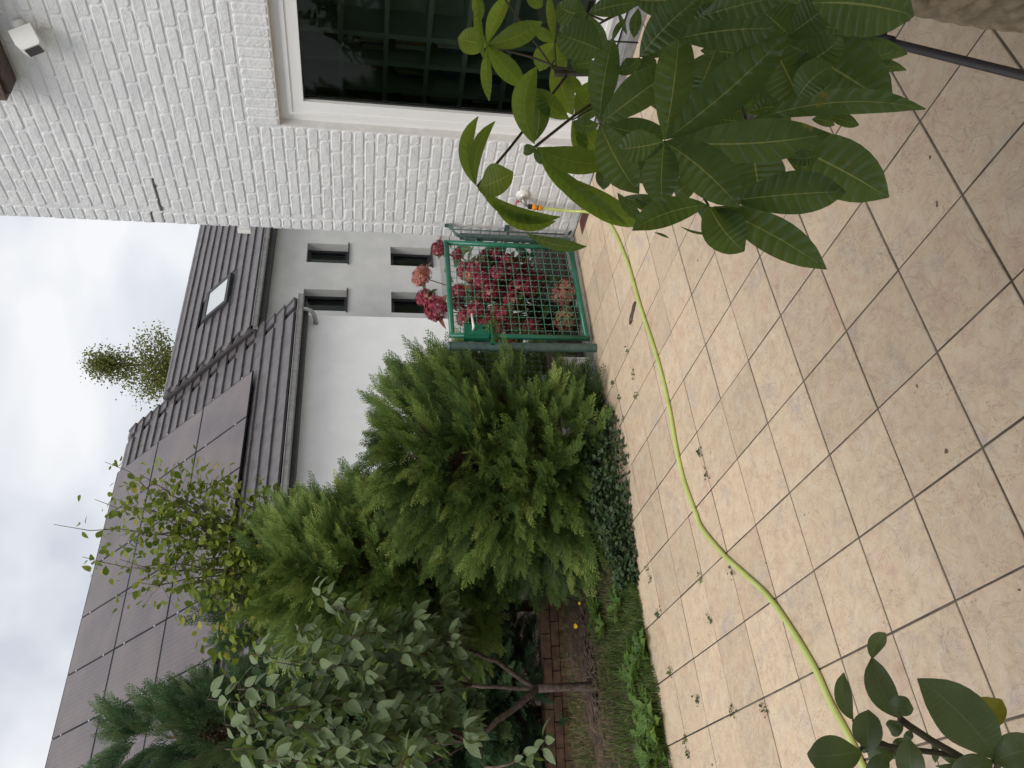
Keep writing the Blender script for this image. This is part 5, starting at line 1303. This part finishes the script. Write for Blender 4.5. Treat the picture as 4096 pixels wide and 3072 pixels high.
conifer('conifer_shrub', 'tall blue-green conifer at the left with tips reaching above the solar panels', (1.28, 7.35, 0), (0.66, 0.62), 0.6, 3.62, 4200, CONE, (0.20, 0.34), 'conifer_blue', seed=12, sh=(.55, .25), up=.8, group='conifers along the garden edge')
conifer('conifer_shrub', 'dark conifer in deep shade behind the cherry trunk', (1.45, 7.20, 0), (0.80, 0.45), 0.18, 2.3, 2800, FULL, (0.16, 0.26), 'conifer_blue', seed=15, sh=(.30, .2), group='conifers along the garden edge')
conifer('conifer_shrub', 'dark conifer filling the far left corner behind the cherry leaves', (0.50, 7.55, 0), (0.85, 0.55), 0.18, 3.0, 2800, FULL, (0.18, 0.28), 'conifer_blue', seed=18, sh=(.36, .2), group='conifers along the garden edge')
conifer('conifer_shrub', 'narrow blue-green conifer mixed with the yellow beech leaves', (2.15, 7.0, 0), (0.50, 0.45), 0.5, 2.95, 2100, CONE, (0.18, 0.30), 'conifer_blue', seed=21, sh=(.5, .25), up=.8, group='conifers along the garden edge')

# ------------------------------------------------------------------ young beech
def limb(mb, a, b, r0, r1, bend=0.15, n=6, seed=0):
    r_ = random.Random(seed)
    a, b = Vector(a), Vector(b)
    L = (b - a).length
    off = Vector((r_.uniform(-1, 1), r_.uniform(-1, 1), r_.uniform(-.3, .6))) * bend * L
    pts = [a + (b - a) * t + off * math.sin(math.pi * t) * (1 - .3 * t) + Vector((r_.gauss(0, 1), r_.gauss(0, 1), r_.gauss(0, 1))) * 0.012 * L * (0 < i < n) for i, t in enumerate([k / n for k in range(n + 1)])]
    mb.tube(pts, [r0 + (r1 - r0) * k / n for k in range(n + 1)], 5)
    return pts
tvb, tfb, _u = leaf_template(3, 'ovate', 0.2, 0.1, 0.0, 0.70)
tve, tfe, _u = leaf_template(6, 'ovate', 0.2, 0.12, 0.0, 0.74)
def leaf_cloud(tv, tf, P, D, S, shade, r_):
    Fm = frames(D, roll=r_.normal(0, .7, len(P)))
    V, F, _ = scatter(tv, tf, P, Fm, S)
    return V, F, np.repeat(shade, len(tf))
bt = thing('beech_tree', (2.45, 6.75, 0), 'young beech with yellow-green leaves and bare twigs reaching above the solar roof', 'tree')
tm_ = MB()
limb(tm_, (2.45, 6.75, -.05), (2.50, 6.62, 1.9), .035, .024, .05, 6, 1)
r_ = np.random.default_rng(5)
P, D, S, H_ = [], [], [], []
for i, tp_ in enumerate(BEECH):
    st = Vector((2.5 + random.uniform(-.1, .1), 6.6, 1.75 + 0.35 * random.random() + (0.3 if tp_[2] > 3.4 else 0)))
    pts = limb(tm_, st, tp_, .012, .0025, .10, 8, 30 + i)
    dirn = (Vector(tp_) - st)
    high = tp_[2] > 3.85
    for k in range(26 if high else 150):
        t = random.uniform(.45 if high else .12, 1.0)
        q = pts[0].lerp(pts[0], 0)
        f_ = t * 8; j = min(int(f_), 7)
        q = pts[j].lerp(pts[j + 1], f_ - j)
        sp = 0.05 if high and t > .75 else 0.12
        o_ = Vector((random.gauss(0, sp), random.gauss(0, sp), random.gauss(0, sp)))
        if o_.length > .07 and random.random() < .22:
            tm_.tube([q, q + o_ * .5 + Vector((0, 0, .01)), q + o_], [.002, .0016, .001], 3, caps=False)
        P.append(tuple(q + o_)); D.append((random.gauss(0, 1), random.gauss(0, 1), random.gauss(-.1, .5)))
        S.append(random.uniform(.045, .085))
        yel = 0.13 if tp_[2] < 3.1 and tp_[0] < 2.4 else 0
        H_.append(min(1, max(0, random.gauss(.5 + yel, .22))))
V, F, sh_ = leaf_cloud(tve, tfe, np.array(P), np.array(D), np.array(S), np.array(H_), r_)
o = place(bpy.data.objects.new('crown', np_mesh('crown', V, F, M['beech'], shade=sh_)), bt); o['kind'] = 'stuff'
tm_.build('trunk', M['bark'], bt, smooth=True)

# ------------------------------------------------------------------ cherry tree
ct = thing('cherry_tree', (1.20, 5.97, 0), 'small cherry tree with forked trunk and broad grey-green leaves at the left', 'tree')
tm_ = MB()
fork = Vector((1.208, 5.968, 0.44))
tm_.tube([(1.19, 5.97, -.04), (1.20, 5.97, .05), (1.205, 5.968, .25), fork], [.045, .036, .030, .032], 10)
l1 = limb(tm_, fork, (1.485, 5.93, .90), .022, .016, .03, 6, 2)
l2 = limb(tm_, fork, (1.268, 6.0, .93), .018, .014, .03, 6, 3)
l3 = limb(tm_, fork, (0.874, 5.85, .95), .026, .020, .04, 6, 4)
lims = [Vector((1.485, 5.93, .90)), Vector((1.268, 6.0, .93)), Vector((0.874, 5.85, .95))]
tvc, tfc, tuc = leaf_template(10, 'ovate', 0.16, 0.16, 0.03, 0.52)
cm = [np_mesh('leaf', tvc * [1, 1, s_], tfc, M['cherry'], uv=tuc, smooth=True) for s_ in (.5, 1.0, 1.6)]
cl_all = []
for i, tp_ in enumerate(CHERRY):
    tv_ = Vector(tp_)
    if tp_[2] < 0.75:
        st = Vector((0.90, 5.83, .85))
        st = tv_ + Vector((-.1, .3, .35))
        limb(tm_, Vector((0.95, 5.87, .90)), st, .006, .004, .1, 5, 91)
    else:
        j = min(range(3), key=lambda q: abs(lims[q].x - tv_.x) + random.uniform(0, .3))
        st = lims[j]
    pts = limb(tm_, st, tv_, .011, .003, .12, 8, 60 + i)
    n_l = 42 if tp_[2] > .75 else 14
    for k in range(n_l):
        t = 1 - 0.62 * (k / n_l) ** 1.1 if tp_[2] > .75 else random.uniform(.5, 1)
        f_ = t * 8; jj = min(int(f_), 7)
        q = pts[jj].lerp(pts[jj + 1], f_ - jj)
        a = random.uniform(0, 6.28)
        side = Vector((math.cos(a), math.sin(a) - .35, random.uniform(-.55, .25))).normalized()
        pet = q + side * random.uniform(.02, .05)
        tm_.tube([q, pet], .0015, 3, caps=False)
        d = (side + Vector((0, -.15, -.45 + random.gauss(0, .25)))).normalized()
        cl_all.append((random.choice(cm), rotm(d, random.gauss(0, .6), random.uniform(.085, .138), pet), (pet - CAM).length))
cl_all.sort(key=lambda t: t[2])
for me, mm, _ in cl_all[:300]:
    inst('leaf', me, mm, ct)
V_, F_, U_ = [], [], []
off = 0
for me, mm, _ in cl_all[300:]:
    co = np.array([tuple(mm @ v.co) for v in me.vertices]); V_.append(co); F_.append(tfc + off); off += len(co); U_.append(tuc)
o = place(bpy.data.objects.new('crown', np_mesh('crown', np.concatenate(V_), np.concatenate(F_), M['cherry'], uv=np.concatenate(U_), smooth=True)), ct); o['kind'] = 'stuff'
tm_.build('trunk', M['bark'], ct, smooth=True)

# ------------------------------------------------------------------ birch far behind the roofs
bi = thing('birch_tree', NW(19.2, 23, 0), 'distant birch crown showing above the grey roof', 'tree')
tm_ = MB()
tm_.tube([NW(19.2, 23, 0), NW(19.3, 23, 6), NW(19.6, 23, 11.2)], [.16, .11, .02], 8)
r_ = np.random.default_rng(9)
P = []
for i in range(90):
    h = r_.uniform(0, 1) ** 1.2
    a = r_.uniform(0, 6.28)
    rr = (1 - h) ** .8 * 2.0 + .12
    p0 = NW(19.35 + .2 * h, 23, 7.2 + 4.0 * h - .3)
    p1 = NW(19.35 + .2 * h + math.cos(a) * rr, 23 + math.sin(a) * rr, 7.3 + 4.2 * h + r_.uniform(-.1, .4))
    tm_.tube([p0, (p0 + p1) / 2 + Vector((0, 0, .15)), p1], [.018, .010, .004], 4, caps=False)
    for k in range(135):
        t = r_.uniform(.0, 1.0)
        q = p0.lerp(p1, t)
        P.append((q.x + r_.normal(0, .22), q.y + r_.normal(0, .22), q.z - abs(r_.normal(0, .18)) + .05))
P = np.array(P)
V, F, sh_ = leaf_cloud(tvb, tfb, P, r_.normal(0, 1, P.shape) + [0, 0, -.6], r_.uniform(.06, .115, len(P)), np.clip(r_.normal(.45, .25, len(P)), 0, 1), r_)
o = place(bpy.data.objects.new('crown', np_mesh('crown', V, F, M['birch'], shade=sh_)), bi); o['kind'] = 'stuff'
tm_.build('trunk', M['bark'], bi, smooth=True)

# ------------------------------------------------------------------ low brown brick edging under the hedge
lw = thing('low_brick_wall', (1.4, 6.8, 0), 'low brown brick edging wall in the shade under the hedge', 'wall')
A_, B_ = Vector((2.35, 6.42, 0)), Vector((0.10, 7.18, 0))
u_ = (B_ - A_).normalized(); ang = math.atan2(u_.y, u_.x)
core = MB()
nrm_ = Vector((-u_.y, u_.x, 0)) * -1
core.add([A_ + nrm_ * .01, B_ + nrm_ * .01, B_ + nrm_ * .09, A_ + nrm_ * .09, A_ + nrm_ * .01 + Z_ * .23, B_ + nrm_ * .01 + Z_ * .23, B_ + nrm_ * .09 + Z_ * .23, A_ + nrm_ * .09 + Z_ * .23], [(0, 1, 2, 3), (4, 5, 6, 7), (0, 1, 5, 4), (1, 2, 6, 5), (2, 3, 7, 6), (3, 0, 4, 7)])
core.build('mortar', M['soil'], lw)
bmesh_ = [MB().box((0.004, -0.012, 0.004), (0.196, 0.075, 0.070)).mesh('brick', M['brown_brick']) for _ in range(1)]
for cz_ in range(3):
    x = -0.1 if cz_ % 2 else 0.0
    while x < (B_ - A_).length - .15:
        p = A_ + u_ * x + Z_ * (cz_ * 0.074 + 0.008)
        inst('brick', bmesh_[0], Matrix.Translation(p) @ Matrix.Rotation(ang + random.uniform(-.02, .02), 4, 'Z') @ Matrix.Translation((0, random.uniform(-.006, .006), 0)), lw)
        x += 0.2

# ------------------------------------------------------------------ grass, ivy, weeds
r_ = np.random.default_rng(21)
n_ = 60000
x = r_.uniform(-0.6, 2.9, n_); y = PY1 - 0.05 + 0.045 * np.sin(x * 9) * np.sin(x * 3.7 + 1) + (6.9 - PY1) * r_.uniform(0, 1, n_) ** 1.35
pn_ = 0.5 + 0.3 * np.sin(x * 4.1 + 1.7 * y) + 0.25 * np.sin(y * 6.3 - x * 2.2 + 1) + .2 * np.sin(x * 11 + y * 7)
near = np.clip(1 - (y - PY1) / 1.0, 0, 1)
keep = (r_.uniform(0, 1, n_) < np.clip(pn_ * .62 + near * .55, .05, 1)) & ~((x > 2.1) & (y > 4.95)) & ~((x > 2.2) & (r_.uniform(0, 1, n_) < .7)) & ~(((x - 1.25) ** 2 / .35 + (y - 6.0) ** 2 / .05) < 1)
x, y = x[keep], y[keep]; near = near[keep]; n_ = len(x)
clump = np.clip(np.sin(x * 13 + 2 * y) * np.sin(y * 11 - x * 5), 0, 1)
L = r_.uniform(.03, .075, n_) * (1 + .7 * near * r_.uniform(0, 1, n_) + 1.1 * clump * r_.uniform(0, 1, n_) ** 2)
az = r_.uniform(0, 6.28, n_); ln = r_.uniform(.15, .9, n_)
z = soil_z(x, y)
dx, dy = np.cos(az), np.sin(az)
w = r_.uniform(.0011, .0024, n_)
b0 = np.stack([x - dy * w, y + dx * w, z], 1); b1 = np.stack([x + dy * w, y - dx * w, z], 1)
m0 = np.stack([x + dx * L * ln * .35 - dy * w * .8, y + dy * L * ln * .35 + dx * w * .8, z + L * .62], 1); m1 = m0 + np.stack([2 * dy * w * .8, -2 * dx * w * .8, 0 * x], 1)
tp3 = np.stack([x + dx * L * ln, y + dy * L * ln, z + L * (1 - .35 * ln)], 1)
V = np.stack([b0, b1, m1, m0, tp3], 1).reshape(-1, 3)
k = np.arange(n_)[:, None] * 5
F = np.concatenate([k + [0, 1, 2], k + [0, 2, 3], k + [3, 2, 4]], 1).reshape(-1, 3)
far = np.clip((y - 5.3) / 1.0, 0, 1)
sh_ = np.clip(r_.normal(.40, .22, n_) + .35 * far * r_.uniform(0, 1, n_) + (r_.uniform(0, 1, n_) < .13 + .32 * far) * .5, 0, 1)
o = place(bpy.data.objects.new('grass', np_mesh('grass', V, F, M['grass'], shade=np.repeat(sh_, 3))), None)
tag(o, 'rough grass growing between the patio edge and the hedge', 'grass', kind='stuff')

n_ = 3400
x = r_.uniform(1.55, 3.06, n_)
edge = np.interp(x, [1.5, 1.69, 2.03, 2.3, 2.62, 2.9, 3.09, 3.3], [4.62, 4.56, 4.50, 4.38, 4.44, 4.58, 4.66, 4.62])
d_ = r_.uniform(0, 1, n_) ** .8
depth_ = np.interp(x, [1.5, 2.0, 2.5, 3.0, 3.3], [.18, .40, .60, .5, .12])
y = edge + d_ * depth_
hmax = .03 + .16 * np.clip(d_ * 2.2, 0, 1) * np.interp(x, [1.5, 2.2, 2.9, 3.3], [.4, 1, 1.1, .5])
z = np.maximum(.004, r_.uniform(0, 1, n_) ** .6 * hmax)
P = np.stack([x, y, z], 1)
V, F, sh_ = leaf_cloud(tvb, tfb, P, np.stack([r_.normal(0, 1, n_), r_.normal(-.7, .8, n_), r_.normal(-.05, .35, n_)], 1), r_.uniform(.022, .048, n_), np.clip(r_.normal(.45, .25, n_), 0, 1), r_)
o = place(bpy.data.objects.new('ground_ivy', np_mesh('ground_ivy', V, F, M['ivy'], shade=sh_)), None)
tag(o, 'dark trailing ground cover spilling over the patio edge below the conifer', 'ground cover', kind='stuff')

def dand_leaf():
    nv = 9; Vv, UV = [], []
    for i in range(nv + 1):
        t = i / nv
        w = (0.05 + 0.17 * math.sin(math.pi * t ** 1.5) ** .8) * (1 if i % 2 else .42)
        if i == nv: w = .01
        for s_ in (-1, 0, 1):
            Vv.append((t, s_ * w, .22 * math.sin(math.pi * t * .8) + .06 * abs(s_) - .12 * t)); UV.append((.5 + s_ / 2, t))
    F_ = [(i * 3 + k, i * 3 + k + 1, i * 3 + k + 4, i * 3 + k + 3) for i in range(nv) for k in range(2)]
    return np_mesh('leaf', np.array(Vv), np.array(F_), M['dandelion'], uv=np.array([UV[q] for f in F_ for q in f]), smooth=True)
dl = dand_leaf()
ORD = ['first', 'second', 'third', 'fourth', 'fifth', 'sixth', 'seventh', 'eighth', 'ninth', 'tenth', 'eleventh', 'twelfth', 'thirteenth', 'fourteenth', 'fifteenth', 'sixteenth', 'seventeenth', 'eighteenth', 'nineteenth', 'twentieth', 'last']
DAND.sort(key=lambda q: -q[0])
WEEDS.sort(key=lambda q: -q[0])
for i, p in enumerate(DAND):
    p = [p[0], max(p[1] - 0.10, PY1 + .02), p[2]]
    g_ = thing('dandelion', p, ORD[i] + ' dandelion rosette along the patio edge, counted from the ivy towards the cherry', 'weed', 'dandelion rosettes beside the patio')
    n_l = random.randint(9, 14)
    for k in range(n_l):
        a = 6.28 * k / n_l + random.uniform(-.3, .3)
        inst('leaf', dl, rotm((math.cos(a), math.sin(a), random.uniform(.15, .6)), random.uniform(-.3, .3), random.uniform(.11, .19), (p[0], p[1], soil_z(p[0], p[1]) + .012)), g_)
sg = spray_template(5, 8, 2)
for i, p in enumerate(WEEDS):
    n_l = random.randint(9, 18)
    Pq = np.array(p)[None] + np.stack([r_.normal(0, .014, n_l), r_.normal(0, .014, n_l), r_.uniform(.001, .012, n_l)], 1)
    V, F, sh_ = leaf_cloud(tvb, tfb, Pq, np.stack([r_.normal(0, 1, n_l), r_.normal(0, 1, n_l), r_.uniform(.1, .9, n_l)], 1), r_.uniform(.009, .021, n_l), np.clip(r_.normal(.75, .2, n_l), 0, 1), r_)
    o = place(bpy.data.objects.new('weed', np_mesh('weed', V, F, M['ivy'] if i % 3 else M['grass'], shade=sh_)), None)
    tag(o, ORD[i] + ' tiny weed tuft in the patio joints, counted leftwards from the gate', 'weed', 'weeds in the patio joints')
# moss and dirt lines in some joints near the grass
for i, p in enumerate(YFLOW):
    lab = ['small yellow flower on a bent stalk above the grass, nearer the conifer', 'larger yellow flower above the grass, nearer the cherry trunk'][i]
    t = thing('yellow_flower', (p[0], p[1], 0.01), lab, 'flower')
    c_ = Vector(p)
    MB().tube([(p[0] - .03, p[1] + .02, 0.0), (p[0] - .01, p[1] + .01, p[2] * .6), c_], .0016, 4).build('stalk', M['stem_green'], t)
    pm_ = MB()
    nf = (CAM - c_).normalized() + Vector((0, 0, .8)); nf.normalize()
    a_ = nf.orthogonal().normalized(); b_ = nf.cross(a_)
    rr = (.014, .021)[i]
    for k in range(16):
        th = 6.28 * k / 16; d = a_ * math.cos(th) + b_ * math.sin(th); s_ = nf.cross(d)
        L_ = rr * random.uniform(.8, 1.1)
        q = c_ + nf * (.002 * (k % 2))
        pm_.add([q, q + d * L_ * .6 - s_ * L_ * .16, q + d * L_ + nf * .002, q + d * L_ * .6 + s_ * L_ * .16], [(0, 1, 2, 3)])
    pm_.build('petals', M['yellow_petal'], t)
    MB().lathe([(.004, -.006), (.006, .002), (.003, .005)], c_, nf, 8).build('centre', M['yellow_petal'], t)
bp = MB()
b0, b1 = Vector(BARK[0]), Vector(BARK[1])
prof = [0.006, .014, .013, .011, .012, .007]
bp.tube([b0.lerp(b1, k / 5) + Vector((random.uniform(-.004, .004), random.uniform(-.004, .004), .008)) for k in range(6)], prof, 6)
tag(bp.build('bark_piece', M['bark']), 'strip of dark bark lying on the patio beside the hose', 'bark')
n_ = 150
ch = MB()
for i in range(n_):
    x, y = random.gauss(1.30, .16), random.gauss(5.96, .05)
    a = random.uniform(0, 6.28); L_ = random.uniform(.015, .05); w_ = random.uniform(.006, .014)
    c_, s_ = math.cos(a), math.sin(a); z_ = float(soil_z(x, y)) + random.uniform(.002, .02)
    ch.box((-L_, -w_, 0), (L_, w_, .005), fn=lambda u, v, q: (x + u * c_ - v * s_, y + u * s_ + v * c_, z_ + q + u * .2))
o = ch.build('bark_mulch', M['bark']); tag(o, 'loose bark chips scattered round the cherry trunk', 'bark mulch', kind='stuff')
sw = MB()
for i in range(130):
    x, y = random.uniform(.2, 2.2), random.uniform(5.2, 6.5)
    a = random.uniform(0, 6.28); L_ = random.uniform(.05, .16); z_ = float(soil_z(x, y))
    sw.tube([(x, y, z_ + .01), (x + L_ * .5 * math.cos(a), y + L_ * .5 * math.sin(a), z_ + random.uniform(.02, .07)), (x + L_ * math.cos(a + .4), y + L_ * math.sin(a + .4), z_ + random.uniform(.01, .05))], .0012, 3, caps=False)
o = sw.build('dry_grass', M['straw']); tag(o, 'dry straw stalks lying in the grass under the hedge', 'dry grass', kind='stuff')

# ------------------------------------------------------------------ folding chair on the patio, mostly hidden by the big plant
gc = thing('folding_chair', (2.72, 2.0, 0), 'dark slatted folding garden chair lying half hidden behind the big plant', 'chair')
for i in range(11):
    a = R(35)
    cx, cy = 2.50 + i * 0.030, 1.86 + i * 0.022
    MB().box((-0.008, -0.22, 0.0), (0.008, 0.22, 0.018), fn=lambda u, v, q: (cx + u * math.cos(a) - v * math.sin(a) * .5, cy + u * math.sin(a) + v * math.cos(a), .20 + q)).build('slat', M['slat'], gc)
MB().tube([(2.45, 1.66, .19), (2.86, 1.92, .19)], .010, 8).build('rail', M['slat'], gc)
MB().tube([(2.40, 2.04, .19), (2.76, 2.30, .19)], .010, 8).build('rail', M['slat'], gc)
for q in (((2.46, 1.67, .19), (2.86, 2.20, .011)), ((2.84, 1.91, .19), (2.44, 2.04, .011)), ((2.41, 2.05, .19), (2.60, 1.78, .011)), ((2.74, 2.29, .19), (2.52, 2.26, .011))):
    MB().tube(q, .011, 8).build('leg', M['steel'], gc, smooth=True)
